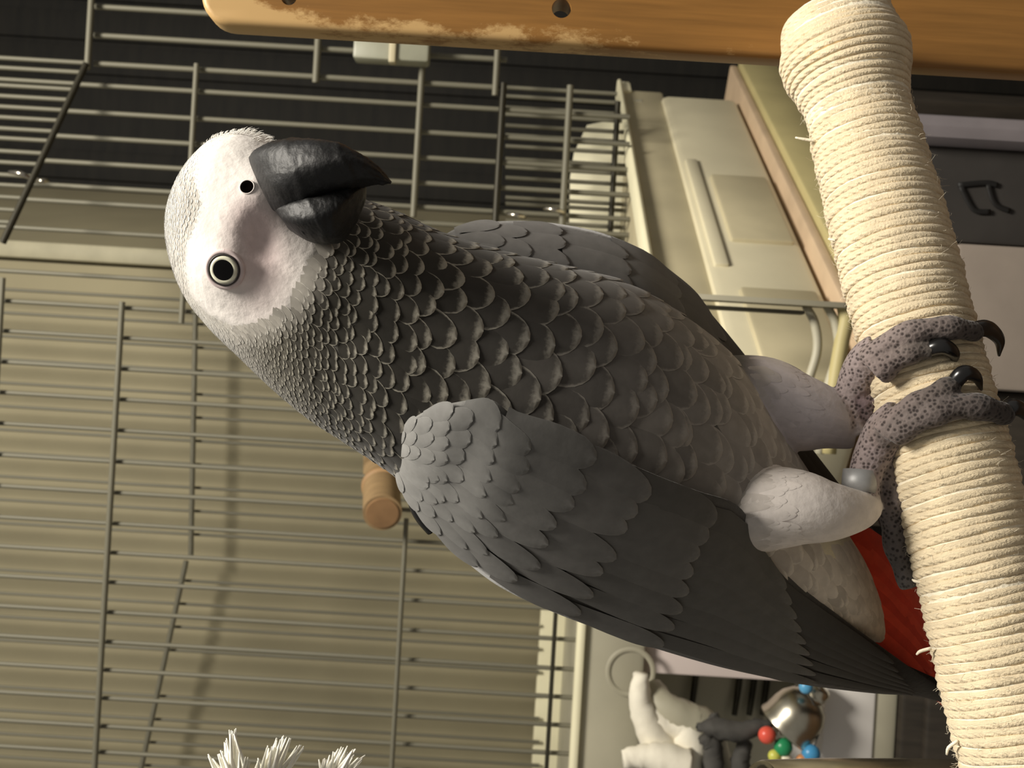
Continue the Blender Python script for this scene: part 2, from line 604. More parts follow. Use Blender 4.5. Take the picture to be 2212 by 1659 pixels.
V, Fc = tube([start + paxis * s for s in np.linspace(-0.0, Lp, 40)], prad(np.linspace(0, Lp, 40)) - 0.0004, 24)
link('perch_core', mesh_data('perch_core', V, Fc), M_cotton, stand)
pitch = 0.0025
turns = int(Lp / pitch)
per = 44
n = turns * per
ph = np.arange(n + 1) / per * 2 * math.pi
sv = np.arange(n + 1) / per * pitch
wob = np.interp(sv, np.linspace(0, Lp, 160), rng.normal(0, 0.00018, 160))
hs = sv + 0.00025 * np.sin(ph * 0.37) + rng.normal(0, 1, n + 1) * 0 + 0.0011 * np.sin(ph + sv * 23)
R_ = prad(sv) - 0.0009 + wob
ctr = start + hs[:, None] * paxis + R_[:, None] * (np.cos(ph)[:, None] * e1 + np.sin(ph)[:, None] * e2)
rad_out = (np.cos(ph)[:, None] * e1 + np.sin(ph)[:, None] * e2)
ns = 7
th = np.linspace(0, 2 * math.pi, ns, endpoint=False)
cr_ = 0.00150 * (1 + 0.10 * np.sin(ph * 5.3) + 0.08 * np.sin(ph * 2.1 + 1))
V = ctr[:, None, :] + cr_[:, None, None] * (np.cos(th)[None, :, None] * rad_out[:, None, :] * 0.8 + np.sin(th)[None, :, None] * paxis)
V = V.reshape(-1, 3)
ii = np.arange(n)[:, None] * ns
jj = np.arange(ns)[None, :]
kk = (jj + 1) % ns
Q = np.stack([ii + jj, ii + kk, ii + ns + kk, ii + ns + jj], -1).reshape(-1, 4)
rm = mesh_data('rope_wrap', V, Q)
uvl = rm.uv_layers.new(name='UVMap')
uu = np.repeat(np.arange(n + 1) / per * 22.0, ns); vv_ = np.tile(np.arange(ns) / ns * 3.0, n + 1)
li = np.zeros(len(rm.loops), np.int32); rm.loops.foreach_get('vertex_index', li)
uvl.data.foreach_set('uv', np.stack([uu[li], vv_[li]], -1).astype(np.float32).ravel())
link('rope_wrap', rm, M_rope, stand)['label'] = 'cream cord wound tightly round the perch'
# loose fibres standing off the cord
parts = []
for k in range(1500):
    s = rng.uniform(0.03, Lp); a_ = rng.uniform(0, 2 * math.pi)
    o_ = math.cos(a_) * e1 + math.sin(a_) * e2
    c = start + paxis * s + o_ * (prad(s) + 0.0002)
    t_ = -math.sin(a_) * e1 + math.cos(a_) * e2
    l = rng.uniform(0.0008, 0.0024)
    d1 = o_ * rng.uniform(0.2, 0.9) + t_ * rng.normal(0, .8) + paxis * rng.normal(0, .5)
    d2 = d1 + rng.normal(0, .6, 3)
    parts.append(tube([c, c + d1 * l * .5, c + d1 * l * .5 + d2 * l * .5], [0.00006, 0.00005, 0.00003], 3, cap=False))
for x, y, dx, dy in ((1752, 305, -34, -8), (1815, 522, -26, -6), (1998, 1400, -18, 14), (1985, 1260, -14, -8), (2055, 1600, -10, 30)):
    d = 0.3365 + (y - 260) / 1400 * (0.281 - 0.3365)
    c = P(x + 14, y, d - 0.002)
    e = P(x + dx, y + dy, d)
    parts.append(tube([c, (c + e) / 2 + np.array([0, 0, 0.001]), e], [0.0005, 0.0005, 0.0003], 5, samples=7))
V, Fc = merge(parts)
tag(link('rope_fibre', mesh_data('rope_fibre', V, Fc), M_cotton, stand), 'loose cotton fibres on the perch cord', kind='stuff')

# ------------------------------------------------------------------ the cage behind
CD = 1.0
cage = thing('bird_cage', 'large wire bird cage with beige bars against the khaki wall behind the parrot', 'cage', (0.0, CD, 0.9))
V, Fc = tube([(0, 0, 0), (0, 0, 1)], [1, 1], 8)
barmesh = mesh_data('bar', V, Fc); barmesh.materials.append(M_wire)
barmeshd = barmesh.copy(); barmeshd.materials.clear(); barmeshd.materials.append(M_wired)


def rod(name, a, b, r, me=barmesh, parent=cage):
    a, b = Vector(map(float, a)), Vector(map(float, b))
    o = bpy.data.objects.new(name, me)
    COL.objects.link(o)
    o.parent = parent
    o.matrix_parent_inverse = Matrix.Translation(-root_loc(parent))
    d = b - a
    o.location = a
    o.rotation_mode = 'QUATERNION'
    o.rotation_quaternion = d.to_track_quat('Z', 'Y')
    o.scale = (r, r, d.length)
    return o


def upright(name, yref, xa, xb, d, wpx, me=barmesh, xref=300):
    """a plumb wire through pixel (xref, yref), from column xa to column xb"""
    X, _ = XZ(xref, yref, d)
    za = XZ(xa, yref + .0594 * (xa - xref), d)[1]
    zb = XZ(xb, yref + .0594 * (xb - xref), d)[1]
    return rod(name, (X, d, zb), (X, d, za), wpx / 2 * d / F, me)


def level(name, xref, ya, yb, d, wpx, me=barmesh, yref=None):
    """a level wire through pixel row range ya..yb, at column xref (taken at row ya)"""
    Xa, Z = XZ(xref, ya, d)
    Xb, _ = XZ(xref, yb, d)
    return rod(name, (Xa, d, Z), (Xb, d, Z), wpx / 2 * d / F, me)


for y in (20, 82, 143):
    upright('bar', y, 204, 1095, CD, 12)
for i, y in enumerate((190, 249, 304, 359, 411, 445)):
    upright('bar', y, 185 - (y - 150) * .47, 1360, CD, 11)
for y in (505, 600, 665, 730, 797, 863, 930, 998, 1065, 1132, 1195, 1259, 1324, 1388, 1449, 1510, 1571, 1627, 1690, 1752, 1815, 1878, 1940, 2003, 2066, 2130):
    upright('bar', y, -120, 1250, CD, 10, xref=265)
# roof wires on the far side of the sloping edge rod
for y in (128, 149, 174, 187, 210, 233, 256, 280, 301, 329, 353, 380, 402, 428, 455, 482):
    upright('roof_bar', y, -120, 185 - (y - 140) * .46, CD + 0.03, 10, xref=50)
# second, closer-set panel at the right end
for y in (192, 211, 235, 250, 274, 295, 319, 346, 364, 387, 411, 430, 443, 462, 480, 505, 528):
    upright('side_bar', y, 1092, 1330 + (y - 175) * .18, CD + 0.04, 9, xref=1150)
# back panel, seen against the wall
for k in range(31):
    upright('back_bar', 640 + k * 50.5, -120, 1165, 1.27, 7, xref=265)
rod('edge_rod', P(186, 138, CD - .02), P(6, 524, CD - .02 - .06), 7 * CD / F, barmeshd)
level('crossbar', 201, -60, 150, CD - .01, 14)
level('crossbar', 425, 138, 700, CD - .008, 12)
level('crossbar', 690, 40, 178, CD - .008, 15)
level('crossbar', 917, 60, 470, CD - .008, 14)
level('crossbar', 1078, 60, 206, CD - .008, 14)
level('crossbar', 1088, 180, 500, CD - .005, 15, barmeshd)
level('crossbar', 1232, 185, 560, CD - .012, 15)
level('crossbar', 1335, 220, 560, CD + .03, 13, barmeshd)
level('crossbar', 264, 652, 2160, CD - .008, 13)
level('crossbar', 6, 600, 1200, CD - .008, 12)
level('crossbar', 878, 1120, 2160, CD - .015, 11)
rod('crossbar', P(423, 650, 1.26), P(412, 1205, 1.26), 6 * 1.2 / F)  # rod standing in for the level wire's shadow on the wall
rod('crossbar', P(402, 1212, 1.26), P(285, 1750, 1.26), 6 * 1.2 / F)  # rod standing in for the roof rod's slanting shadow on the wall
level('crossbar', 1215, 1080, 2160, CD - .008, 10, barmeshd)
# bent wire hooks with bright ends
for x, y, dx, dy in ((20, 372, 48, 14), (78, 388, 26, 2), (1095, 462, 40, 8), (1175, 450, 45, 10)):
    V, Fc = tube([P(x, y, CD - .02), P(x + dx * .5, y + 3, CD - .025), P(x + dx, y + dy, CD - .02)], np.array([4, 6, 4]) * CD / F, 8, samples=8)
    link('hook', mesh_data('hook', V, Fc), M_steel, cage)
# grey plastic clip under the post
link('clip', pbox('clip', 765, 60, 925, 134, CD - .03, 0.02, 0.003), M_clip, cage)['label'] = 'grey plastic clip on the bars'
link('clip', pbox('clip', 843, 60, 853, 134, CD - .034, 0.01, 0.001), M_beige, cage)
# plastic floor pan of the cage, left half
pan = link('floor_pan', zbox('floor_pan', 1254, 1390, 1080, 2200, 1500, CD - .015, 0.30, 0.006), M_greyp, cage)
link('pan_rim', zbox('pan_rim', 1240, 1258, 1080, 2200, 1500, CD - .022, 0.02, 0.003), M_creamb, pan)
c = P(1362, 1452, CD - .016)
V, Fc = lathe([(0.020, 0), (0.0225, 0.0016), (0.025, 0)], 40)
link('boss_ring', mesh_data('boss_ring', V[:, [0, 2, 1]] * [1, -1, 1] + c, Fc), M_greyp, pan)
link('back_guard', zbox('back_guard', 1158, 1280, 1080, 2200, 1500, 1.275, 0.02, 0.004), M_creamb, cage)['label'] = 'pale cream plastic guard behind the bars'
# cut-cornered cream guard at the right end
oct_ = [(1268, 270), (1310, 262), (1348, 262), (1404, 600), (1228, 600), (1232, 380), (1240, 330)]
fr = [P(x, y, 1.13 - (x - 1228) / 200 * .055) for x, y in oct_]
V = np.array(fr + [p + fwd * .008 for p in fr]); m_ = len(oct_)
Fc = [tuple(range(m_ - 1, -1, -1)), tuple(range(m_, 2 * m_))] + [(i, (i + 1) % m_, m_ + (i + 1) % m_, m_ + i) for i in range(m_)]
link('side_guard', mesh_data('side_guard', V, Fc, False), M_creamb, cage)['label'] = 'bright cream guard plate with a cut corner'

# wooden dowel perch through the cage front
dw = thing('dowel_perch', 'short peach wooden dowel perch on the cage bars beside the parrot', 'perch', P(825, 1060, 0.97))
a_, b_ = P(822, 960, 1.10), P(826, 1108, 0.95)
V, Fc = tube([a_, b_], [40 * 1.0 / F] * 2, 28)
dm = mesh_data('dowel', V, Fc); shade_sharp(dm, 50)
link('dowel', dm, M_dowel, dw)
ax_ = (b_ - a_) / np.linalg.norm(b_ - a_)
V, Fc = tube([a_ + ax_ * .10, a_ + ax_ * .104, a_ + ax_ * .108], np.array([43.2, 44, 43.2]) / F, 28)
link('washer', mesh_data('washer', V, Fc), mat('washer_wood', srgb(168, 134, 94), 0.6), dw)
V, Fc = tube([b_ - ax_ * .001, b_ + ax_ * .0015], np.array([34, 33]) / F, 28)
dm = mesh_data('end_cap', V, Fc); shade_sharp(dm, 50)
link('end_cap', dm, mat('end_grain', srgb(150, 116, 80), 0.7), dw)

# ------------------------------------------------------------------ cream tub and the table it stands on (running away to the right)
def oblique(name, g0, g1, off0, off1, s0=0.0, s1=1.0, bev=0.003):
    """a beam parallel to the tub: heights g (below the camera), off = distance behind the tub's front line"""
    a = np.array([0.098, 0.80]); b = np.array([0.362, 1.18])
    D = (b - a); N = np.array([-D[1], D[0]]) / np.linalg.norm(D)
    if N[1] < 0: N = -N
    bm = bmesh.new()
    vs_ = []
    for s in (s0, s1):
        for off in (off0, off1):
            for g in (g0, g1):
                q = a + D * s + N * off
                vs_.append(bm.verts.new((q[0], q[1], CZ - g)))
    for f_ in ((0, 1, 3, 2), (4, 6, 7, 5), (0, 4, 5, 1), (2, 3, 7, 6), (0, 2, 6, 4), (1, 5, 7, 3)):
        bm.faces.new([vs_[i] for i in f_])
    bmesh.ops.recalc_face_normals(bm, faces=bm.faces)
    if bev: bmesh.ops.bevel(bm, geom=bm.edges[:], offset=bev, segments=2, profile=.5, affect='EDGES')
    me = bpy.data.meshes.new(name); bm.to_mesh(me); bm.free(); shade_sharp(me)
    return me


tub = thing('plastic_tub', 'cream plastic cage tub with a thin raised rim, right of the parrot', 'tub', (0.25, 1.0, CZ - 0.245))
link('rim', oblique('rim', 0.103, 0.1085, -0.006, 0.02, -0.36, 1.01), M_creamb, tub)
link('rim', oblique('rim', 0.106, 0.12, 0.0, 0.03, 0.96, 1.03), M_creamb, tub)
link('collar', oblique('collar', 0.1085, 0.158, 0.004, 0.12, -0.36, 0.99, 0.004), M_beige, tub)  # shaded band under the rim, its shade put into the darker beige
link('body', oblique('body', 0.152, 0.240, -0.002, 0.12, -0.36, 0.93, 0.008), M_cream, tub)
link('slot', oblique('slot', 0.122, 0.130, 0.0034, 0.01, 0.90, 0.915, 0.0), M_greyp, tub)
link('panel', oblique('panel', 0.178, 0.232, -0.006, 0.01, 0.12, 0.42, 0.003), M_beige, tub)
link('panel', oblique('panel', 0.172, 0.232, -0.006, 0.01, -0.33, -0.06, 0.003), M_beige, tub)
link('rib', oblique('rib', 0.158, 0.170, -0.005, 0.01, 0.02, 0.5, 0.002), M_cream, tub)
table = thing('side_table', 'khaki edged table under the cream tub, running back to the right', 'table', (0.3, 1.0, 0))
link('table_top', oblique('table_top', 0.243, 0.252, -0.014, 0.20, -0.36, 1.12, 0.002), M_pinkb, table)
link('table_edge', oblique('table_edge', 0.2525, 0.298, -0.022, -0.004, -0.36, 1.12, 0.003), M_khakib, table)
for s_ in (-0.34, 1.02):
    for of in (0.0, 0.15):
        link('leg', oblique('leg', 0.252, CZ, of, of + .04, s_, s_ + .08, 0.002), M_brown, table)
link('back_board', oblique('back_board', 0.15, 0.2425, 0.17, 0.19, 0.6, 1.12, 0.002), M_khakib, table)
# flat khaki stand leg in front of the tub, its lower end rounded
leg = thing('stand_leg', 'flat pale khaki upright strut crossing in front of the cream tub', 'strut', P(1835, 690, 0.76))
link('strut', pbox('strut', 1480, 634, 1832, 664, 0.63, 0.012, 0.003), M_greyp, leg)
link('strut_edge', pbox('strut_edge', 1480, 664, 1740, 671, 0.632, 0.008, 0.001), M_wired, leg)
for (xx, yy, k) in ((1745, 690, 0), (1790, 690, 1)):
    V, Fc = tube([P(xx - 5, 660, .642), P(xx + 15, 700, .642), P(xx + 20, 760, .642), P(xx - 5, 850, .642), P(xx - 20, 980, .642)], np.array([9, 10, 10, 10, 10]) * .64 / F, 8, samples=24)
    link('bent_wire', mesh_data('bent_wire', V, Fc), M_greyp, leg)
V, Fc = tube([P(1822, 655, .640), P(1828, 690, .640), P(1818, 740, .640), P(1800, 850, .640), P(1790, 980, .640)], np.array([16, 17, 16, 16, 16]) * .64 / F, 8, samples=24)
link('bent_wire', mesh_data('bent_wire', V, Fc), M_khakib, leg)
# bright paper seen between the legs
pap = link('paper_sheet', pbox('paper_sheet', 1690, 870, 1960, 1075, 0.86, 0.02, 0.002), M_creamb)
tag(pap, 'bright cream paper pad glimpsed between the two parrot legs', 'paper')

# ------------------------------------------------------------------ things low on the left of the cage (bottom of the picture)
shelf = thing('cabinet', 'dark brown low cabinet below the bell and white carton', 'cabinet', (-0.3, 1.0, 0))
link('carcass', boxmesh('carcass', -0.62, 0.02, 0.93, 1.25, 0.0, float(P(1945, 1600, 0.93)[2]), 0.004), M_brown, shelf)
link('door', boxmesh('door', -0.60, -0.24, 0.92, 0.932, 0.1, float(P(1990, 1600, 0.93)[2]), 0.003), M_brown, shelf)
link('door', boxmesh('door', -0.235, 0.01, 0.92, 0.932, 0.1, float(P(1990, 1600, 0.93)[2]), 0.003), M_brown, shelf)
cart = thing('carton', 'white carton standing right of the silver bell', 'box', P(1925, 1580, 0.95))
link('carton_face', pbox('carton_face', 1786, 1440, 1876, 1800, 0.935, 0.10, 0.003), M_white, cart)
link('carton_shaded_side', pbox('carton_shaded_side', 1877, 1440, 1926, 1800, 0.938, 0.08, 0.006), M_greyp, cart)  # unlit side of the white carton, shade put into the grey colour
pk = link('card_panel', pbox('card_panel', 1388, 1290, 1786, 1478, 1.0, 0.02, 0.003), M_pinkw)
tag(pk, 'pinkish white card panel just under the parrot wing', 'panel')
bx_ = thing('open_bin', 'shadowed grey beige open bin behind the beads and bell', 'bin', P(1786, 1560, 1.12))
link('bin_back', pbox('bin_back', 1380, 1420, 1790, 1800, 1.12, 0.01, 0.002), M_greyp, bx_)
for y_ in (1475, 1520, 1545, 1580):
    pass
for xx in (1505, 1600, 1632, 1660):
    V, Fc = tube([P(xx, 1440, 1.11), P(xx - 6, 1490, 1.11), P(xx - 14, 1545, 1.105)], np.array([7, 7, 6]) * 1.1 / F, 6, samples=8)
    link('bin_slat', mesh_data('bin_slat', V, Fc), M_wired, bx_)
# crumpled white cloth
cl = thing('cloth_toy', 'white knotted cloth toy hanging left of the bell', 'toy', P(1470, 1659, 0.94))


def lump(paths, name, m, parent, sm=20):
    prt = [tube([P(x, y, d) for x, y, d, r in pth], [r * d / F for x, y, d, r in pth], 12, samples=sm) for pth in paths]
    for v_, f_ in prt:
        v_ += rng.normal(0, 0.0006, v_.shape)
        link(name, mesh_data(name, v_, f_), m, parent)


lump([[(1385, 1455, .95, 16), (1382, 1500, .95, 24), (1392, 1545, .95, 30), (1412, 1590, .95, 36), (1440, 1640, .95, 42), (1450, 1740, .95, 50)],
      [(1345, 1640, .928, 20), (1385, 1636, .928, 26), (1430, 1640, .928, 36), (1480, 1660, .928, 44)],
      [(1395, 1530, .955, 30), (1430, 1560, .955, 34), (1470, 1570, .955, 38), (1490, 1620, .95, 44), (1490, 1740, .95, 50)]], 'cloth_fold', M_cloth, cl)
lump([[(1400, 1500, .97, 40), (1440, 1530, .955, 34), (1490, 1555, .955, 36), (1530, 1580, .955, 34), (1560, 1700, .955, 34)]], 'cloth_fold', M_greyp, cl)
st = thing('leather_strap', 'charcoal crumpled leather strap left of the red bead', 'strap', P(1560, 1659, 0.93))
lump([[(1505, 1570, .915, 8), (1545, 1572, .915, 20), (1590, 1580, .915, 22), (1640, 1570, .915, 16), (1665, 1562, .915, 8)],
      [(1530, 1560, .93, 6), (1545, 1548, .93, 8), (1552, 1580, .93, 8), (1560, 1600, .93, 6)],
      [(1520, 1590, .928, 14), (1540, 1620, .928, 22), (1535, 1720, .928, 24)], [(1615, 1600, .928, 12), (1600, 1640, .928, 20), (1600, 1720, .928, 20)]], 'strap_fold', M_greyc, st)
# bell with beads
bell = thing('bell_toy', 'silver bell toy strung with coloured beads', 'toy', P(1720, 1600, 0.92))
bc = P(1718, 1548, 0.92)
R0 = 62 * .92 / F
bax = P(1782, 1478, 0.915) - bc
bax /= np.linalg.norm(bax)
prof = [(1.00, -0.55), (1.05, -0.58), (1.06, -0.5), (0.99, -0.3), (0.97, 0.1), (0.90, 0.42), (0.72, 0.72), (0.45, 0.9), (0.36, 0.95), (0.40, 1.0), (0.40, 1.3), (0.3, 1.42), (0.01, 1.45)]
V, Fc = lathe(np.array(prof) * R0, 36)
q = Vector(bax).to_track_quat('Z', 'Y').to_matrix()
V = V @ np.array(q).T + bc
link('bell', mesh_data('bell', V, Fc), M_bell, bell)
V, Fc = tube([bc - bax * R0 * .2, bc - bax * R0 * .9], [R0 * .12, R0 * .2], 10, samples=5)
link('clapper', mesh_data('clapper', V, Fc), M_bell, bell)
bm = bmesh.new(); bmesh.ops.create_uvsphere(bm, u_segments=18, v_segments=12, radius=1)
sph = bpy.data.meshes.new('bead'); bm.to_mesh(sph); bm.free()
for p_ in sph.polygons: p_.use_smooth = True
for nm, x, y, r, c in (('red', 1657, 1588, 19, (226, 92, 74)), ('green', 1692, 1614, 20, (44, 140, 90)), ('yellow', 1673, 1633, 14, (206, 206, 96)),
                       ('white', 1697, 1638, 13, (236, 226, 200)), ('blue', 1752, 1628, 20, (72, 148, 196)), ('orange', 1732, 1642, 13, (206, 142, 92)),
                       ('light blue', 1741, 1484, 15, (92, 164, 206))):
    me = sph.copy(); me.materials.append(bead_mat(nm.replace(' ', '_') + '_bead', c))
    o = link('bead', me, None, bell)
    o.location = tuple(P(x, y, 0.90)); k = r * .9 / F
    o.scale = (k, k * .9, k)
    o['label'] = nm + ' bead'
V, Fc = tube([P(1657, 1588, .90), P(1690, 1612, .90), P(1697, 1638, .90), P(1732, 1642, .90), P(1752, 1628, .90), P(1770, 1560, .905), P(1741, 1484, .90)], [0.0008] * 7, 6, samples=40)
link('string', mesh_data('string', V, Fc), M_greyc, bell)

# steel cup at the picture's lower edge, behind the perch
cup = thing('feeding_cup', 'polished steel feeding cup at the lower edge beside the perch', 'cup', P(1990, 1980, 0.36))
V, Fc = lathe([(0.002, -0.034), (0.054, -0.034), (0.0555, -0.032), (0.0545, -0.028), (0.0526, -0.020), (0.0518, 0.0), (0.0505, 0.026), (0.0485, 0.05), (0.0475, 0.052), (0.0465, 0.05), (0.048, 0.02), (0.049, -0.02), (0.046, -0.03), (0.002, -0.031)], 64)
cc = P(1970, 1982, 0.345)
link('bowl', mesh_data('bowl', V + cc, Fc), M_steel, cup)

# frayed cotton rope ends
fr_ = thing('frayed_rope', 'frayed white cotton rope ends poking in at the lower left', 'rope', P(600, 1760, 0.33))
for (tips, root) in (([(497, 1588), (508, 1592), (470, 1632), (520, 1640), (535, 1655), (488, 1610), (505, 1625), (460, 1645)], (515, 1740)),
                     ([(622, 1602), (648, 1618), (600, 1610), (580, 1625), (560, 1650), (612, 1604), (592, 1630)], (560, 1740)),
                     ([(765, 1628), (778, 1645), (740, 1624), (772, 1652), (722, 1634), (758, 1630), (700, 1648)], (690, 1730))):
    d = 0.33 + rng.uniform(-.01, .01)
    for tx, ty in tips:
        for k in range(5):
            ex_, ey_ = tx + rng.normal(0, 5), ty - 8 + rng.normal(0, 5)
            rx, ry = root[0] + rng.normal(0, 9), root[1] + rng.normal(0, 4)
            mxp = (ex_ * .5 + rx * .5 + rng.normal(0, 4), ey_ * .5 + ry * .5)
            dd = d + rng.normal(0, 0.003)
            V, Fc = tube([P(rx, ry, d), P(mxp[0], mxp[1], dd), P(ex_, ey_, dd)], np.array([7.5, 5.5, 1.4]) * d / F, 6, samples=9)
            link('strand', mesh_data('strand', V, Fc), M_fray, fr_)
V, Fc = tube([P(480, 1745, .33), P(560, 1752, .33), P(640, 1750, .33), P(720, 1735, .33)], np.array([30, 40, 40, 34]) * .33 / F, 14, samples=16)
link('knot', mesh_data('knot', V, Fc), M_fray, fr_)
kp = P(600, 1760, .33)
V, Fc = tube([kp, kp + np.array([0.002, 0, .3]), kp + np.array([0, 0, .9])], [0.003] * 3, 8, samples=30)
link('hanging_cord', mesh_data('hanging_cord', V, Fc), M_fray, fr_)

# ------------------------------------------------------------------ furniture low on the right (right edge of the picture)
cab = thing('grey_cupboard', 'shadowed grey white cupboard below the perch at the right edge', 'cupboard', (0.1, 0.62, 0))


def cbox(nm, ya, yb, d, dep, m_, xa=1940, bev=.003):
    Xa = XZ(2100, ya, d)[0]; Xb = XZ(2100, yb, d)[0]
    Zt = XZ(xa, (ya + yb) / 2, d)[1]
    return link(nm, boxmesh(nm, min(Xa, Xb), max(Xa, Xb), d, d + dep, 0.0, Zt, bev), m_, cab)


M_lav = mat('lilac_grey_paint', srgb(118, 112, 114), 0.5, var=0.05)
M_dgrey = mat('dark_grey_door', srgb(50, 47, 44), 0.6, var=0.08)
M_tp = mat('taupe_panel', srgb(146, 135, 124), 0.6, var=0.04)
cbox('stile', 244, 306, 0.60, 0.03, M_lav, 1960, 0.008)
cbox('door_panel', 306, 526, 0.615, 0.02, M_dgrey, 1960)
cbox('side_panel', 526, 840, 0.60, 0.03, M_tp, 2060)
cbox('lower_frame', 842, 1400, 0.612, 0.03, M_brown, 1990)
Mk = mat('black_mark', srgb(24, 23, 22), 0.6, var=0.05)
for k, pts_ in enumerate((((2070, 400), (2130, 395), (2155, 400)), ((2075, 400), (2095, 440), (2110, 456), (2140, 458)), ((2135, 398), (2150, 440), (2182, 456)))):
    V, Fc = tube([P(x, y, .614) for x, y in pts_], [0.0017] * 3, 8, samples=12, flat=.35, flat_dir=fwd)
    link('mark_stroke', mesh_data('mark_stroke', V, Fc), Mk, cab)

# ------------------------------------------------------------------ the parrot
bird = thing('parrot', 'grey parrot with white face, black beak and red tail gripping the rope perch', 'parrot', P(1890, 960, 0.312))
#         Ux    Uy    Lx    Ly    depth  half-depth
ST = np.array([
    (380,  480,  380,  505, .2960, .0030),
    (391,  420,  389,  580, .2955, .0130),
    (425,  352,  416,  655, .2950, .0200),
    (475,  303,  463,  715, .2950, .0245),
    (540,  288,  525,  775, .2950, .0265),
    (615,  318,  595,  842, .2960, .0272),
    (695,  375,  670,  905, .2975, .0280),
    (780,  427,  745,  955, .3000, .0295),
    (870,  464,  815, 1000, .3030, .0320),
    (960,  507,  880, 1045, .3060, .0335),
    (1080, 545,  960, 1100, .3095, .0350),
    (1210, 577, 1080, 1150, .3125, .0360),
    (1330, 607, 1220, 1190, .3155, .0360),
    (1440, 662, 1360, 1225, .3190, .0350),
    (1540, 734, 1490, 1260, .3230, .0325),
    (1620, 822, 1610, 1300, .3280, .0295),
    (1700, 957, 1720, 1330, .3330, .0250),
    (1775, 1077, 1810, 1355, .3385, .0210),
    (1850, 1190, 1870, 1380, .3450, .0140),
    (1895, 1290, 1905, 1400, .3510, .0065),
    (1915, 1340, 1920, 1400, .3540, .0015)])
NB = len(ST) - 1


def body_surf(u, v):
    k = CR(ST, u)
    c = (k[..., 0:2] + k[..., 2:4]) / 2
    h = (k[..., 0:2] - k[..., 2:4]) / 2
    d = k[..., 4]; t = k[..., 5]
    C3 = P(c[..., 0], c[..., 1], d)
    H3 = P(c[..., 0] + h[..., 0], c[..., 1] + h[..., 1], d) - C3
    pos = C3 + H3 * np.cos(v)[..., None] - fwd * (t * np.sin(v))[..., None]
    return face_sculpt(pos)


def face_sculpt(pos):
    """brow, hollow before the eye, jaw"""
    x, y, d = proj(pos)
    front = sstep(0.30 - d, 0.0, 0.015)
    def g(cx, cy, rx, ry): return np.exp(-((x - cx) / rx) ** 2 - ((y - cy) / ry) ** 2)
    amt = (0.0026 * g(480, 580, 62, 62) - 0.0020 * g(565, 520, 34, 48) + 0.0014 * g(520, 470, 55, 45)
           + 0.0040 * g(575, 400, 60, 60) + 0.0016 * g(690, 640, 90, 70))
    return pos - fwd * (amt * front)[..., None]


def grid_loft(fn, us, nv):
    vsn = np.linspace(0, 2 * math.pi, nv, endpoint=False)
    U, Vv = np.meshgrid(us, vsn, indexing='ij')
    pos = fn(U, Vv).reshape(-1, 3)
    n_ = len(us)
    Fc = []
    for i in range(n_ - 1):
        for j in range(nv):
            k = (j + 1) % nv
            Fc.append((i * nv + j, (i + 1) * nv + j, (i + 1) * nv + k, i * nv + k))
    Fc.append(tuple(range(nv)))
    Fc.append(tuple(range((n_ - 1) * nv, n_ * nv))[::-1])
    return pos, Fc


parts = [grid_loft(body_surf, np.linspace(0, NB, 130), 72)]


def ptube(pts, ns=18, samples=26, knuckle=0.0):
    p3 = np.array([P(x, y, d) for x, y, d, r in pts])
    rr = np.array([r * d / F for x, y, d, r in pts])
    u = np.linspace(0, len(pts) - 1, samples)
    q_ = CR(p3, u); ra = CR(rr[:, None], u)[:, 0]
    if knuckle:
        ra = ra * (1 + knuckle * np.sin(u * 4.2 + 0.7))
    # round end
    return tube(q_, ra, ns)


def toe(pts, r_in=0.92):
    """toe path on the perch: depth follows the perch surface"""
    out = []
    for (x, y, r) in pts:
        d = perch_depth(x, y, r * .31 / F * r_in)
        out.append((x, y, d, r))
    return out


LEGS = []
# left thigh, heel, shank (nearer leg, lower in the picture)
thighL = [(1480, 1120, .320, 70), (1570, 1110, .310, 92), (1650, 1098, .302, 92), (1725, 1096, .298, 82), (1790, 1104, .297, 66), (1850, 1102, .299, 46), (1882, 1092, .302, 30)]
shankL = [(1878, 1108, .302, 30), (1866, 1062, .303, 32), (1872, 1015, .304, 36), (1893, 968, .304, 42), (1915, 925, .301, 42), (1945, 892, .297, 36)]
toeLA = toe([(1915, 935, 34), (1955, 893, 30), (2000, 866, 28), (2040, 842, 25), (2066, 826, 20)])
toeLB = toe([(1930, 935, 32), (1985, 905, 31), (2040, 884, 30), (2100, 878, 29), (2150, 888, 27), (2174, 898, 21)])
toeLC = [(1900, 985, .307, 36), (1922, 1050, .306, 34), (1930, 1110, .3055, 32), (1936, 1170, .305, 28), (1950, 1225, .304, 24), (1966, 1270, .303, 20)]
toeLD = [(1895, 1000, .313, 30), (1910, 1070, .320, 28), (1925, 1130, .326, 24)]
thighR = [(1480, 830, .332, 60), (1560, 850, .326, 84), (1640, 865, .324, 96), (1710, 888, .322, 88), (1780, 905, .321, 70), (1830, 925, .320, 48), (1852, 930, .319, 38)]
shankR = [(1850, 938, .319, 38), (1842, 890, .319, 38), (1850, 835, .318, 42), (1875, 785, .314, 46), (1910, 752, .309, 42)]
toeRA = toe([(1880, 785, 35), (1930, 738, 30), (1985, 715, 27), (2040, 708, 26), (2085, 712, 24), (2112, 720, 18)])
toeRB = toe([(1895, 800, 34), (1940, 772, 28), (1980, 758, 24), (2012, 758, 19)])
toeRC = [(1866, 860, .317, 34), (1885, 905, .317, 32), (1905, 950, .320, 26), (1920, 990, .324, 20)]
toeRD = [(1880, 820, .322, 34), (1900, 860, .330, 28), (1930, 900, .336, 24)]
for t_ in (thighL, thighR): parts.append(ptube(t_, 28, 34))
for t_ in (shankL, shankR): parts.append(ptube(t_, 20, 26))
for t_ in (toeLA, toeLB, toeRA, toeRB, toeLC, toeLD, toeRC, toeRD): parts.append(ptube(t_, 16, 40, 0.09))
V, Fc = merge(parts)
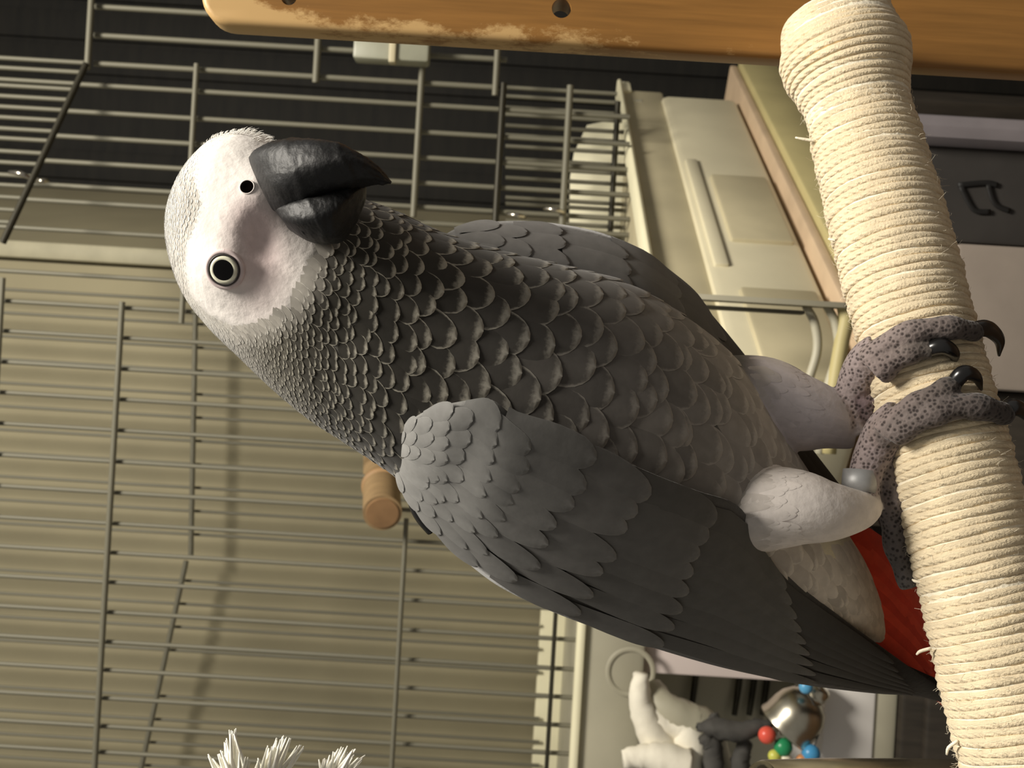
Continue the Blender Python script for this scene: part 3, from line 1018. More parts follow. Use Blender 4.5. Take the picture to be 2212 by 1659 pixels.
tmp = link('tmp_body', mesh_data('tmp_body', V, Fc))
bm = bmesh.new(); bm.from_mesh(tmp.data); bmesh.ops.recalc_face_normals(bm, faces=bm.faces); bm.to_mesh(tmp.data); bm.free()
rmod = tmp.modifiers.new('r', 'REMESH'); rmod.mode = 'VOXEL'; rmod.voxel_size = 0.00065
sm_ = tmp.modifiers.new('s', 'SMOOTH'); sm_.factor = 0.5; sm_.iterations = 5
dg = bpy.context.evaluated_depsgraph_get()
bmesh_body = bpy.data.meshes.new_from_object(tmp.evaluated_get(dg))
bpy.data.objects.remove(tmp)
bmesh_body.name = 'body'
for p_ in bmesh_body.polygons: p_.use_smooth = True
nv = len(bmesh_body.vertices)
co = np.zeros(nv * 3); bmesh_body.vertices.foreach_get('co', co); co = co.reshape(-1, 3)


def seg_dist(p, path):
    """signed clearance from a tapered path: distance / local radius"""
    p3 = np.array([P(x, y, d) for x, y, d, r in path]); rr = np.array([r * d / F for x, y, d, r in path])
    u = np.linspace(0, len(path) - 1, 40)
    q_ = CR(p3, u); ra = CR(rr[:, None], u)[:, 0]
    best = np.full(len(p), 1e9)
    for a_, r_ in zip(q_, ra):
        best = np.minimum(best, np.linalg.norm(p - a_, axis=1) / r_)
    return best


px, py, pd = proj(co)
col = np.tile(srgb(86, 83, 78), (nv, 1))
# belly and vent paler, then cream below the tail
wv_ = sstep(px + 0.35 * (py - 1000), 1500, 1700)[:, None]
col = col * (1 - wv_) + srgb(176, 168, 158) * wv_
wt = sstep(px + 0.2 * (py - 1200), 1740, 1800)[:, None] * sstep(py, 1080, 1180)[:, None]
col = col * (1 - wt) + srgb(206, 196, 168) * wt
# head: white face and forehead, grey crown behind
FACE = np.array([(566, 285), (490, 292), (440, 330), (425, 380), (442, 440), (428, 490), (412, 530), (408, 580), (420, 630), (455, 668), (510, 694), (562, 688),
                 (612, 655), (648, 600), (652, 545), (690, 500), (640, 440), (620, 300)], float)


def inside(x, y, poly):
    r_ = np.zeros(np.shape(x), bool)
    n_ = len(poly)
    for i in range(n_):
        (xa, ya), (xb, yb) = poly[i], poly[(i + 1) % n_]
        c_ = (ya > y) != (yb > y)
        with np.errstate(divide='ignore', invalid='ignore'):
            r_ ^= c_ & (x < (xb - xa) * (y - ya) / (yb - ya + 1e-12) + xa)
    return r_


def poly_dist(x, y, poly):
    d_ = np.full(np.shape(x), 1e9)
    for i in range(len(poly)):
        a_, b_ = poly[i], poly[(i + 1) % len(poly)]
        e_ = b_ - a_
        t_ = np.clip(((x - a_[0]) * e_[0] + (y - a_[1]) * e_[1]) / (e_ @ e_), 0, 1)
        d_ = np.minimum(d_, np.hypot(x - a_[0] - t_ * e_[0], y - a_[1] - t_ * e_[1]))
    return d_


face = inside(px, py, FACE) & (pd < 0.2985)
fdist = np.where(face, 0, poly_dist(px, py, FACE))
facew = ((1 - sstep(fdist, 0, 26)) * (pd < 0.2985))[:, None]
headw = (1 - sstep(px, 640, 760))[:, None]
col = col * (1 - headw) + srgb(150, 147, 140) * headw
def g2(cx, cy, rx, ry): return np.exp(-((px - cx) / rx) ** 2 - ((py - cy) / ry) ** 2)[:, None]
fc = np.tile(srgb(240, 234, 228), (nv, 1))
pk_ = np.clip(g2(560, 560, 60, 110) + .6 * g2(540, 470, 60, 60), 0, 1)
fc = fc * (1 - pk_) + srgb(230, 210, 207) * pk_
col = col * (1 - facew) + fc * facew
# thighs: soft white, a little lilac
for th_, c_ in ((thighL, (214, 206, 200)), (thighR, (190, 182, 184))):
    dd = seg_dist(co, th_)
    wgt = ((1 - sstep(dd, 1.05, 1.25)) * sstep(px, 1590, 1660))[:, None]
    col = col * (1 - wgt) + srgb(*c_) * wgt
    dark = g2(1690, 1130, 14, 10) + g2(1700, 1175, 16, 9)
    col = col * (1 - .55 * dark) + srgb(96, 74, 66) * .55 * dark
scaly = np.zeros(nv)
for path, c0, c1 in ((shankL, (156, 142, 140), (142, 128, 126)), (shankR, (164, 150, 148), (152, 138, 136)), (toeLA, (136, 122, 118), (58, 54, 48)), (toeLB, (118, 107, 103), (46, 42, 39)),
                     (toeLC, (120, 110, 108), (78, 74, 72)), (toeLD, (90, 84, 82), (78, 74, 72)), (toeRA, (146, 132, 128), (50, 46, 41)), (toeRB, (138, 124, 120), (74, 69, 62)),
                     (toeRC, (120, 104, 106), (100, 90, 88)), (toeRD, (110, 100, 98), (90, 84, 80))):
    p3 = np.array([P(x, y, d) for x, y, d, r in path]); rr = np.array([r * d / F for x, y, d, r in path])
    u = np.linspace(0, len(path) - 1, 40); q_ = CR(p3, u); ra = CR(rr[:, None], u)[:, 0]
    D = np.stack([np.linalg.norm(co - a_, axis=1) / r_ for a_, r_ in zip(q_, ra)], 1)
    bi = D.argmin(1); bd = D.min(1)
    wgt = 1 - sstep(bd, 1.08, 1.3)
    if path is shankL: wgt = wgt * (1 - sstep(py, 1065, 1085))
    if path is shankR: wgt = wgt * (1 - sstep(py, 905, 950)) + 0
    tt = (bi / 39.0)[:, None]
    cc_ = srgb(*c0) * (1 - tt) + srgb(*c1) * tt
    col = col * (1 - wgt[:, None]) + cc_ * wgt[:, None]
    scaly = np.maximum(scaly, wgt)
set_color(bmesh_body, 'base', col)
set_float(bmesh_body, 'scaly', scaly)
body = link('body', bmesh_body, M_body, bird)

# ---- feathers -----------------------------------------------------------
NA, NL = 9, 11
fa = np.linspace(-1, 1, NA)


def fbs(b0):
    return np.concatenate([np.linspace(0, b0, 5)[:-1], b0 + (1 - b0) * np.sin(np.linspace(0, math.pi / 2, NL - 4))])


def profile(b, b0, w0, p_):
    lo = w0 + (1 - w0) * sstep(b / b0, 0, 1)
    hi = np.sqrt(np.clip(1 - (np.clip((b - b0) / (1 - b0), 0, 1)) ** 2, 0, 1)) ** p_
    return np.where(b < b0, lo, np.maximum(hi, 0.02))


def normals(surf, u, v, sgn, du=0.02, dv=0.02):
    Tu = surf(u + du, v) - surf(u - du, v)
    Tv = surf(u, v + dv) - surf(u, v - dv)
    n_ = np.cross(Tu, Tv)
    n_ /= np.linalg.norm(n_, axis=-1)[..., None] + 1e-15
    return n_ * sgn, Tu / (2 * du), Tv / (2 * dv)


def make_feathers(surf, u0_, v0_, ang, wid, ln, lift0, lift1, camber, sgn, umax, b0=0.5, w0=0.6, tipp=1.0, dv=0.02):
    """arrays of N -> vertex blocks (N, NL*NA, 3) that follow the surface, tips raised like shingles"""
    u0_, v0_, ang, wid, ln, lift0, lift1 = [np.asarray(q_, float) * np.ones(len(u0_)) for q_ in (u0_, v0_, ang, wid, ln, lift0, lift1)]
    nrm, Tu, Tv = normals(surf, u0_, v0_, sgn, dv=dv)
    lu = np.linalg.norm(Tu, axis=1) + 1e-9; lv = np.linalg.norm(Tv, axis=1) + 1e-9
    fb = fbs(b0)
    pr = profile(fb, b0, w0, tipp)
    X_ = (fa[None, :] * pr[:, None])[None] * (wid / 2)[:, None, None]
    Y_ = np.broadcast_to(fb[:, None], (NL, NA))[None] * ln[:, None, None]
    ca, sa = np.cos(ang)[:, None, None], np.sin(ang)[:, None, None]
    yy = Y_ * ca - X_ * sa; xx = Y_ * sa + X_ * ca
    uu = np.clip(u0_[:, None, None] + yy / lu[:, None, None], 0.0, umax)
    vv = v0_[:, None, None] + xx / lv[:, None, None]
    pos = surf(uu, vv)
    n2, _, _ = normals(surf, np.clip(uu, 0.03, umax - 0.03), vv, sgn, dv=dv)
    hgt = lift0[:, None, None] + lift1[:, None, None] * (fb ** 1.3)[None, :, None] + camber * (1 - fa[None, None, :] ** 2) * wid[:, None, None]
    return (pos + n2 * hgt[..., None]).reshape(len(u0_), -1, 3)


FQ = [(i * NA + j, i * NA + j + 1, (i + 1) * NA + j + 1, (i + 1) * NA + j) for i in range(NL - 1) for j in range(NA - 1)]



def feather_mesh(name, blocks, base, rim, m_, b0=.5):
    FUV = np.stack([np.tile((fa + 1) / 2, NL), np.repeat(fbs(b0), NA)], -1)
    n_ = len(blocks)
    V = blocks.reshape(-1, 3)
    q_ = np.array(FQ)[None] + (np.arange(n_) * NA * NL)[:, None, None]
    me = bpy.data.meshes.new(name)
    q_ = q_.reshape(-1, 4)
    me.vertices.add(len(V)); me.vertices.foreach_set('co', V.ravel().astype(np.float32))
    me.loops.add(q_.size); me.loops.foreach_set('vertex_index', q_.ravel().astype(np.int32))
    me.polygons.add(len(q_)); me.polygons.foreach_set('loop_start', np.arange(0, q_.size, 4).astype(np.int32))
    me.update(calc_edges=True)
    me.polygons.foreach_set('use_smooth', np.ones(len(q_), bool))
    uvl = me.uv_layers.new(name='UVMap')
    uvall = np.tile(FUV, (n_, 1))
    uvl.data.foreach_set('uv', uvall[q_.ravel()].astype(np.float32).ravel())
    set_color(me, 'base', np.repeat(base, NA * NL, 0))
    set_color(me, 'rimc', np.repeat(rim, NA * NL, 0))
    me.materials.append(m_)
    return me


def one_feather(name, block, base, rim, m_, parent, b0=.5):
    return link(name, feather_mesh(name, block[None], base[None], rim[None], m_, b0), None, parent)


# ---- body plumage, rows from the crown to the vent
rows = []
u = 0.25
wid_u = np.array([0.0, 1, 2, 3, 4, 5, 6, 7, 8, 9, 10, 11.5, 13, 14.5, 16, 18, 20])
wid_w = np.array([13, 14, 15, 16, 17, 20, 28, 42, 62, 86, 104, 108, 98, 84, 70, 56, 40.])
while u < 18.6:
    w_px = np.interp(u, wid_u, wid_w)
    k = CR(ST, np.array([u]))[0]
    W_ = w_px * k[4] / F
    vs_ = np.linspace(0, 2 * math.pi, 200)
    pp = body_surf(np.full(200, u), vs_)
    seg = np.linalg.norm(np.diff(pp, axis=0), axis=1)
    cum = np.concatenate([[0], np.cumsum(seg)])
    # smaller plumes toward the nape
    dens = 1 + 0.7 * np.exp(-((vs_ - 3.3) / 0.9) ** 2) * (1 - sstep(u, 8, 10))
    cum2 = np.concatenate([[0], np.cumsum(seg * (dens[1:] + dens[:-1]) / 2)])
    nrow = max(6, int(cum2[-1] / (W_ * 0.74)))
    tpos = (np.arange(nrow) + (0.5 if len(rows) % 2 else 0) + rng.normal(0, 0.10, nrow)) / nrow * cum2[-1]
    vrow = np.interp(tpos % cum2[-1], cum2, vs_)
    drow = np.interp(vrow, vs_, dens)
    step = np.linalg.norm(body_surf(np.array([u + .05]), np.array([1.57])) - body_surf(np.array([u - .05]), np.array([1.57]))) / .1
    for v_, d_ in zip(vrow, drow):
        rows.append((u + rng.normal(0, 0.10) * W_ / step, v_, W_ / d_ ** 0.8, w_px))
    u += W_ * (0.46 if u < 8 else 0.42) / step
R = np.array(rows)
U_, V_, W_, WP = R.T
pos0 = body_surf(U_, V_)
tipu = np.clip(U_ + 0.02, 0, NB)
bx0, by0, bd0 = proj(pos0)
sinv = np.sin(V_)
# leave the bare face, the beak seat and the thigh roots free
len_m = W_ * np.interp(U_, [0, 6, 10, 14, 19], [1.25, 1.22, 1.12, 1.15, 1.3])
ctr_pos = body_surf(np.clip(U_ + len_m * .6 / np.maximum(1e-4, np.linalg.norm(body_surf(U_ + .05, V_) - body_surf(U_ - .05, V_), axis=1) / .1), 0, NB), V_)
tx, ty, td = proj(ctr_pos)
infr = sinv > -0.1
keep = ~((inside(bx0, by0, FACE) | inside(tx, ty, FACE)) & infr)
BEAKP = np.array([(560, 330), (620, 300), (790, 320), (800, 400), (780, 440), (740, 515), (660, 512), (600, 470)], float)
keep &= ~(inside(tx, ty, BEAKP) & infr)
keep &= ~((bx0 > 1640) & (sinv > 0.2) & (by0 > 980) & (by0 < 1150))
U_, V_, W_, WP, len_m, bx0, by0, sinv, tx, ty = [q_[keep] for q_ in (U_, V_, W_, WP, len_m, bx0, by0, sinv, tx, ty)]
Nf = len(U_)
ang = rng.normal(0, 0.06, Nf)
lift1 = W_ * np.interp(U_, [0, 4, 8, 12, 16], [0.07, 0.085, 0.065, 0.045, 0.035]) * rng.uniform(.85, 1.15, Nf)
near = sstep(poly_dist(tx, ty, FACE), 4, 44)
near = np.where(sinv > -0.1, near, 1)
lift1 = lift1 * (0.25 + 0.75 * near)
l0_ = np.interp(U_, [0, 5, 7], [.00014, .0001, -.0002]) - (1 - near) * 0.00022 * (U_ < 5)
# colours
stops = [0, 3.0, 4.2, 5.2, 6.5, 8.5, 10, 11.5, 13, 15, 17, 19]
cb = [(150, 149, 145), (144, 142, 136), (120, 116, 108), (84, 80, 70), (54, 51, 44), (50, 47, 42), (66, 63, 59), (92, 88, 84), (122, 117, 111), (158, 150, 141), (194, 185, 174), (206, 197, 178)]
cr2 = [(244, 243, 238), (238, 236, 230), (202, 198, 188), (190, 185, 170), (182, 177, 162), (164, 159, 146), (142, 138, 129), (130, 125, 118), (152, 146, 138), (184, 176, 166), (204, 195, 184), (214, 205, 186)]
cb = np.array([srgb(*c) for c in cb]); cr2 = np.array([srgb(*c) for c in cr2])
base = np.stack([np.interp(U_, stops, cb[:, i]) for i in range(3)], 1)
rimc = np.stack([np.interp(U_, stops, cr2[:, i]) for i in range(3)], 1)
wf = (sstep(U_, 1.6, 2.6) * (1 - sstep(U_, 5.2, 6.0)) * sstep(np.cos(V_), 0.45, 0.8))[:, None]     # white forehead
base = base * (1 - wf) + srgb(238, 236, 230) * wf
rimc = rimc * (1 - wf) + srgb(246, 245, 240) * wf
nf = ((1 - sstep(poly_dist(tx, ty, FACE), 0, 75)) * (sinv > -0.1) * 0.72)[:, None]                 # plumes pale towards the face
base = base * (1 - nf) + srgb(206, 200, 190) * nf
rimc = rimc * (1 - nf) + srgb(232, 228, 220) * nf
jit = rng.normal(1, 0.09, Nf)[:, None] * (1 + (U_ > 12) * rng.normal(0, .08, Nf))[:, None]
jit = np.clip(jit, .78, 1.25)
base = np.clip(base * jit, 0.004, 0.9)
fblk = make_feathers(body_surf, U_, V_, ang, W_, len_m, l0_, lift1, 0.018, 1.0, NB - 0.02, b0=0.45, w0=0.7, tipp=1.0)
# outward check
chk = normals(body_surf, np.array([10.0]), np.array([1.57]), 1.0)[0][0]
if chk @ fwd > 0:
    fblk = make_feathers(body_surf, U_, V_, ang, W_, len_m, l0_, lift1, 0.018, -1.0, NB - 0.02, b0=0.45, w0=0.7, tipp=1.0)

WINGP = np.array([(855, 970), (885, 910), (950, 878), (1050, 864), (1118, 908), (1230, 945), (1370, 1008), (1500, 1058), (1598, 1095), (1700, 1230), (1900, 1400), (1800, 1480), (1540, 1437), (1250, 1345), (1010, 1215), (880, 1060)], float)
vis = (sinv > -0.05) & ~(inside(bx0, by0, WINGP) & inside(tx, ty, WINGP))
score = np.where(vis, W_, 0)
order = np.argsort(-score)
big = order[:190]
bigset = np.zeros(Nf, bool); bigset[big] = True
for i in big:
    one_feather('feather', fblk[i], base[i], rimc[i], M_feather, body)
small = ~bigset
o = link('small_feathers', feather_mesh('small_feathers', fblk[small], base[small], rimc[small], M_feather), None, body)
tag(o, 'small scaly plumes of crown, cheek and nape', kind='stuff')

# ---- down over the thighs
def leg_surf(path):
    T3 = np.array([np.concatenate([P(x, y, d), [r * d / F]]) for x, y, d, r in path])

    def fn(u, v):
        k = CR(T3, u); k2 = CR(T3, np.asarray(u) + .05); k1 = CR(T3, np.asarray(u) - .05)
        t_ = k2[..., :3] - k1[..., :3]; t_ = t_ / (np.linalg.norm(t_, axis=-1)[..., None] + 1e-9)
        a_ = -fwd - t_ * (t_ @ -fwd)[..., None]; a_ = a_ / np.linalg.norm(a_, axis=-1)[..., None]
        b_ = np.cross(t_, a_)
        return k[..., :3] + k[..., 3:4] * (np.cos(v)[..., None] * a_ + np.sin(v)[..., None] * b_)
    return fn


for path, cA, cB, umx in ((thighL, (214, 206, 200), (214, 206, 200), 2.1), (thighR, (190, 182, 184), (190, 182, 184), 1.9)):
    fl = leg_surf(path)
    sgq = normals(fl, np.array([3.0]), np.array([0.0]), 1.0)[0][0]
    sgq = -1.0 if sgq @ fwd > 0 else 1.0
    uq, vq = [], []
    for i_, uu_ in enumerate(np.arange(1.2, umx, 0.17)):
        for vv in np.linspace(-2.4, 2.4, 22) + (.2 if i_ % 2 else 0):
            uq.append(uu_ + rng.normal(0, .05)); vq.append(vv + rng.normal(0, .05))
    uq, vq = np.array(uq), np.array(vq)
    n_ = len(uq)
    blk = make_feathers(fl, uq, vq, rng.normal(0, .12, n_), 26 * .3 / F, 110 * .3 / F, -0.00015, 0.00016, .01, sgq, len(path) - 1.02, .5, .7, 1.0)
    cc_ = np.stack([np.interp(uq, [1.0, 1.6, 5], [srgb(*(176, 168, 160))[i], srgb(*cA)[i], srgb(*cB)[i]]) for i in range(3)], 1) * rng.normal(1, .02, n_)[:, None]
    o = link('thigh_down', feather_mesh('thigh_down', blk, np.clip(cc_, 0, .9), np.clip(cc_, 0, .92), M_feather), None, body)
    tag(o, 'soft white down on the thigh', kind='stuff')

# ---- wings
WL = np.array([      # top edge x y, bottom edge x y, depth at top edge, depth at bottom edge, bulge
    (858, 962, 856, 990, 0.2880, 0.2910, 0.0000),
    (876, 922, 862, 1022, 0.2790, 0.2945, 0.0020),
    (915, 890, 876, 1062, 0.2720, 0.2980, 0.0050),
    (985, 869, 905, 1108, 0.2665, 0.3015, 0.0080),
    (1060, 864, 945, 1156, 0.2640, 0.3040, 0.0090),
    (1118, 905, 1005, 1212, 0.2645, 0.3070, 0.0100),
    (1200, 934, 1080, 1268, 0.2660, 0.3105, 0.0100),
    (1300, 975, 1180, 1316, 0.2690, 0.3140, 0.0100),
    (1410, 1024, 1300, 1362, 0.2740, 0.3185, 0.0095),
    (1510, 1062, 1420, 1402, 0.2810, 0.3230, 0.0090),
    (1596, 1094, 1540, 1437, 0.2890, 0.3275, 0.0080),
    (1650, 1180, 1640, 1460, 0.3000, 0.3310, 0.0060),
    (1730, 1262, 1730, 1478, 0.3100, 0.3350, 0.0050),
    (1810, 1328, 1815, 1490, 0.3200, 0.3390, 0.0040),
    (1900, 1394, 1900, 1499, 0.3290, 0.3430, 0.0030),
    (1985, 1455, 1985, 1505, 0.3380, 0.3470, 0.0020),
    (2070, 1512, 2070, 1530, 0.3470, 0.3510, 0.0010),
    (2140, 1560, 2140, 1570, 0.3540, 0.3560, 0.0000)])
WRt = np.array([     # far wing: outer edge, inner edge (behind the breast)
    (952, 512, 968, 548, .318, .316, .000),
    (990, 492, 1010, 570, .322, .314, .004),
    (1050, 480, 1075, 590, .326, .314, .006),
    (1130, 477, 1160, 615, .329, .315, .007),
    (1210, 484, 1240, 640, .331, .317, .008),
    (1300, 503, 1330, 665, .333, .319, .008),
    (1385, 538, 1400, 700, .334, .321, .008),
    (1450, 585, 1465, 745, .336, .324, .007),
    (1505, 632, 1510, 790, .338, .328, .006),
    (1545, 690, 1550, 840, .341, .332, .005),
    (1600, 760, 1600, 890, .345, .337, .004),
    (1680, 880, 1660, 980, .349, .343, .003),
    (1770, 1000, 1720, 1080, .353, .349, .002),
    (1860, 1110, 1800, 1180, .356, .354, .002),
    (1940, 1215, 1890, 1280, .360, .358, .001),
    (2020, 1330, 1985, 1370, .364, .363, .000)])


def wing_fn(T_):
    def fn(s, t):
        k = CR(T_, s)
        t_ = t[..., None]
        c = k[..., 0:2] * (1 - t_) + k[..., 2:4] * t_
        d = k[..., 4] * (1 - t) + k[..., 5] * t - k[..., 6] * np.clip(4 * t * (1 - t), -0.3, 1) ** 1.0
        return P(c[..., 0], c[..., 1], d)
    return fn


def wing_shell(name, T_, fn, thick, colfn, parent):
    ns_, nt_ = 90, 22
    s = np.linspace(0, len(T_) - 1, ns_); t = np.linspace(0, 1, nt_)
    S_, Tt = np.meshgrid(s, t, indexing='ij')
    fr = fn(S_, Tt)
    sg = -1.0 if normals(fn, np.array([4.0]), np.array([.5]), 1.0)[0][0] @ fwd > 0 else 1.0
    nn, _, _ = normals(fn, np.clip(S_, .03, len(T_) - 1.03), np.clip(Tt, .03, .97), sg)
    edge = np.minimum(1, np.minimum(Tt, 1 - Tt) * 6) ** .5
    bk = fr - nn * (thick * edge + 0.0006)[..., None]
    V = np.concatenate([fr.reshape(-1, 3), bk.reshape(-1, 3)])
    Fc = []
    m_ = ns_ * nt_
    for i in range(ns_ - 1):
        for j in range(nt_ - 1):
            a_ = i * nt_ + j
            Fc.append((a_, a_ + 1, a_ + nt_ + 1, a_ + nt_))
            Fc.append((m_ + a_, m_ + a_ + nt_, m_ + a_ + nt_ + 1, m_ + a_ + 1))
    for i in range(ns_ - 1):
        for a_, b_ in ((i * nt_, (i + 1) * nt_), ((i + 1) * nt_ + nt_ - 1, i * nt_ + nt_ - 1)):
            Fc.append((a_, b_, m_ + b_, m_ + a_))
    for j in range(nt_ - 1):
        Fc.append((j + 1, j, m_ + j, m_ + j + 1))
        e_ = (ns_ - 1) * nt_
        Fc.append((e_ + j, e_ + j + 1, m_ + e_ + j + 1, m_ + e_ + j))
    me = mesh_data(name, V, Fc)
    bm = bmesh.new(); bm.from_mesh(me); bmesh.ops.recalc_face_normals(bm, faces=bm.faces); bm.to_mesh(me); bm.free()
    cs = colfn(np.concatenate([S_.ravel(), S_.ravel()]), np.concatenate([Tt.ravel(), Tt.ravel()]))
    set_color(me, 'base', cs)
    set_float(me, 'scaly', np.zeros(len(V)))
    return link(name, me, M_body, parent), sg


wcs = [0, 2, 4, 6, 8, 10, 12, 14, 17]
wcc = np.array([srgb(*c) for c in ((142, 141, 138), (130, 129, 126), (110, 109, 106), (100, 98, 95), (88, 86, 83), (78, 76, 73), (60, 58, 56), (44, 42, 41), (34, 33, 32))])


def wcol(s, t): return np.stack([np.interp(s, wcs, wcc[:, i]) for i in range(3)], -1) * (1 - 0.10 * np.cos(t * 5))[..., None]


fnL = wing_fn(WL)
wingL, sgL = wing_shell('wing', WL, fnL, 0.006, wcol, bird)
wingL['label'] = 'left wing with smoky grey coverts and darker flight feathers'
FEAT = []          # s0, t0, width px, length px, angle, lift0, lift1, tone, b0, w0, tip


def add(s0, t0, wpx, lpx, ang_=0., l0=0.0003, l1=0.0008, tone=1.0, b0=.55, w0=.7, tp=1.0):
    FEAT.append((s0, t0, wpx, lpx, ang_, l0, l1, tone, b0, w0, tp))


# long primaries and secondaries first (lowest layer)
for i in range(7):
    t = 0.88 - i * 0.115
    add(10.0 + 0.1 * i, t, 64, 500 + 190 * t, -0.02, 0.0002, 0.0010 + .0003 * i, 0.62, .7, .75, .8)
for i in range(9):
    t = 0.93 - i * 0.098
    add(8.3 + .05 * i, t, 80, 330 + 330 * t, 0.0, 0.0004, 0.0009, 0.86 + 0.05 * (i % 2), .75, .8, .9)
# greater coverts
for i in range(8):
    t = 0.93 - i * 0.118
    add(7.0 + .12 * math.sin(i), t, 92, 300, 0.02, 0.0008, 0.0008, 0.98 + rng.normal(0, .05), .7, .8, .9)
# median coverts
for i in range(7):
    t = 0.92 - i * 0.135
    add(5.7 + rng.normal(0, .08), t, 98, 215, rng.normal(0, .04), 0.0009, 0.0008, 1.0 + rng.normal(0, .07), .55, .8, .9)
for i in range(7):
    t = 0.88 - i * 0.135
    add(4.7 + rng.normal(0, .08), t, 88, 170, rng.normal(0, .04), 0.0012, 0.0007, 1.02 + rng.normal(0, .07), .5, .8, .9)
# lesser coverts over the shoulder
for r_, s0 in enumerate((3.9, 3.3, 2.7, 2.1, 1.6, 1.1, 0.7)):
    n_ = (8, 8, 7, 7, 6, 5, 4)[r_]
    for i in range(n_):
        t = 0.94 - (i + (.5 if r_ % 2 else 0)) * 0.92 / n_
        add(s0 + rng.normal(0, .03), t, (70, 60, 54, 46, 40, 34, 28)[r_], (120, 104, 92, 80, 70, 60, 50)[r_], rng.normal(0, .04), 0.0013, 0.00035, 1.0 + rng.normal(0, .05), .45, .75, .9)
# black axillary sliver at the back edge
FA = np.array(FEAT)
order = np.arange(len(FA))


def build_wing_feathers(FA, fn, sg, T_, wing, nm='wing_feather', dark=1.0):
    for (s0, t0, wpx, lpx, a_, l0, l1, tone, b0, w0, tp) in FA:
        dloc = CR(T_, np.array([s0]))[0, 4]
        W = wpx * dloc / F; Ln = lpx * dloc / F
        blk = make_feathers(fn, np.array([s0]), np.array([t0]), a_, W, Ln, l0, l1, 0.02, sg, len(T_) - 1.02, b0, w0, tp)[0]
        c_ = wcol(np.array([min(s0 + lpx / 150.0 * .4, 17)]), np.array([t0]))[0] * tone * dark
        # tips keep within the wing outline
        one_feather(nm, blk, c_, c_ * 1.22 + 0.008, M_wingf, wing, b0)


build_wing_feathers(FA, fnL, sgL, WL, wingL)
fnR = wing_fn(WRt)


def wcolR(s, t):
    c_ = np.stack([np.interp(s, [0, 3, 6, 8, 10, 15], np.array([srgb(*q_) for q_ in ((120, 119, 116), (98, 96, 94), (84, 82, 80), (66, 64, 62), (34, 33, 32), (26, 25, 25))])[:, i]) for i in range(3)], -1)
    return c_


wingR, sgR = wing_shell('wing', WRt, fnR, 0.005, wcolR, bird)
wingR['label'] = 'right wing folded behind the breast'
for r_, (s0, n_, wpx, lpx) in enumerate(((8.2, 4, 60, 330), (6.6, 4, 70, 230), (5.2, 4, 74, 180), (3.9, 4, 66, 140), (2.7, 4, 56, 110), (1.6, 3, 44, 90), (0.8, 3, 34, 70))):
    for i in range(n_):
        t = 0.12 + (i + (.4 if r_ % 2 else 0)) * 0.8 / n_
        dl = CR(WRt, np.array([s0]))[0, 4]
        blk = make_feathers(fnR, np.array([s0]), np.array([t]), rng.normal(0, .05), wpx * dl / F, lpx * dl / F, 0.0001 + .00015 * r_, 0.0004, 0.02, sgR, len(WRt) - 1.02, .55, .8, .9)[0]
        c_ = wcolR(np.array([s0 + .8]), np.array([t]))[0] * rng.normal(1, .05)
        one_feather('wing_feather', blk, c_, c_ * 1.1 + .004, M_wingf, wingR)

# dark plume showing at the back edge of the shoulder
V, Fc = ptube([(884, 1066, .312, 6), (896, 1092, .312, 13), (912, 1120, .313, 14), (930, 1150, .315, 8)], 12, 16)
link('back_feather', mesh_data('back_feather', V, Fc), M_claw, bird)['label'] = 'black plume edge behind the shoulder'
# ---- tail
TLt = np.array([(1800, 1150, 1830, 1350, .338, .340, .004), (1862, 1150, 1862, 1385, .341, .343, .005), (1915, 1190, 1905, 1420, .346, .347, .005), (1965, 1250, 1950, 1455, .351, .352, .005),
                (2005, 1340, 1995, 1490, .357, .358, .004), (2070, 1440, 2050, 1540, .364, .365, .003), (2140, 1540, 2110, 1610, .371, .372, .002), (2200, 1630, 2170, 1680, .377, .378, .001)])
fnT = wing_fn(TLt)
red = lambda s, t: np.tile(srgb(198, 60, 38), (len(np.atleast_1d(s)), 1))
tail, sgT = wing_shell('tail', TLt, fnT, 0.003, red, bird)
tail['label'] = 'scarlet tail held down behind the perch'
for i in range(9):
    t = 0.06 + i * 0.105
    for s0, lp in ((0.8 + .1 * (i % 2), 420), (0.1, 210)):
        dl = .345
        blk = make_feathers(fnT, np.array([s0]), np.array([t]), rng.normal(0, .03), 52 * dl / F, lp * dl / F, 0.0003 if s0 > .5 else .0010, 0.0010, 0.03, sgT, len(TLt) - 1.02, .7, .8, .9)[0]
        c_ = srgb(*((220, 74, 48) if (i + (s0 > .5)) % 2 else (200, 60, 38))) * rng.normal(1, .06)
        one_feather('tail_feather', blk, c_, c_ * 1.15 + .02, M_wingf, tail)

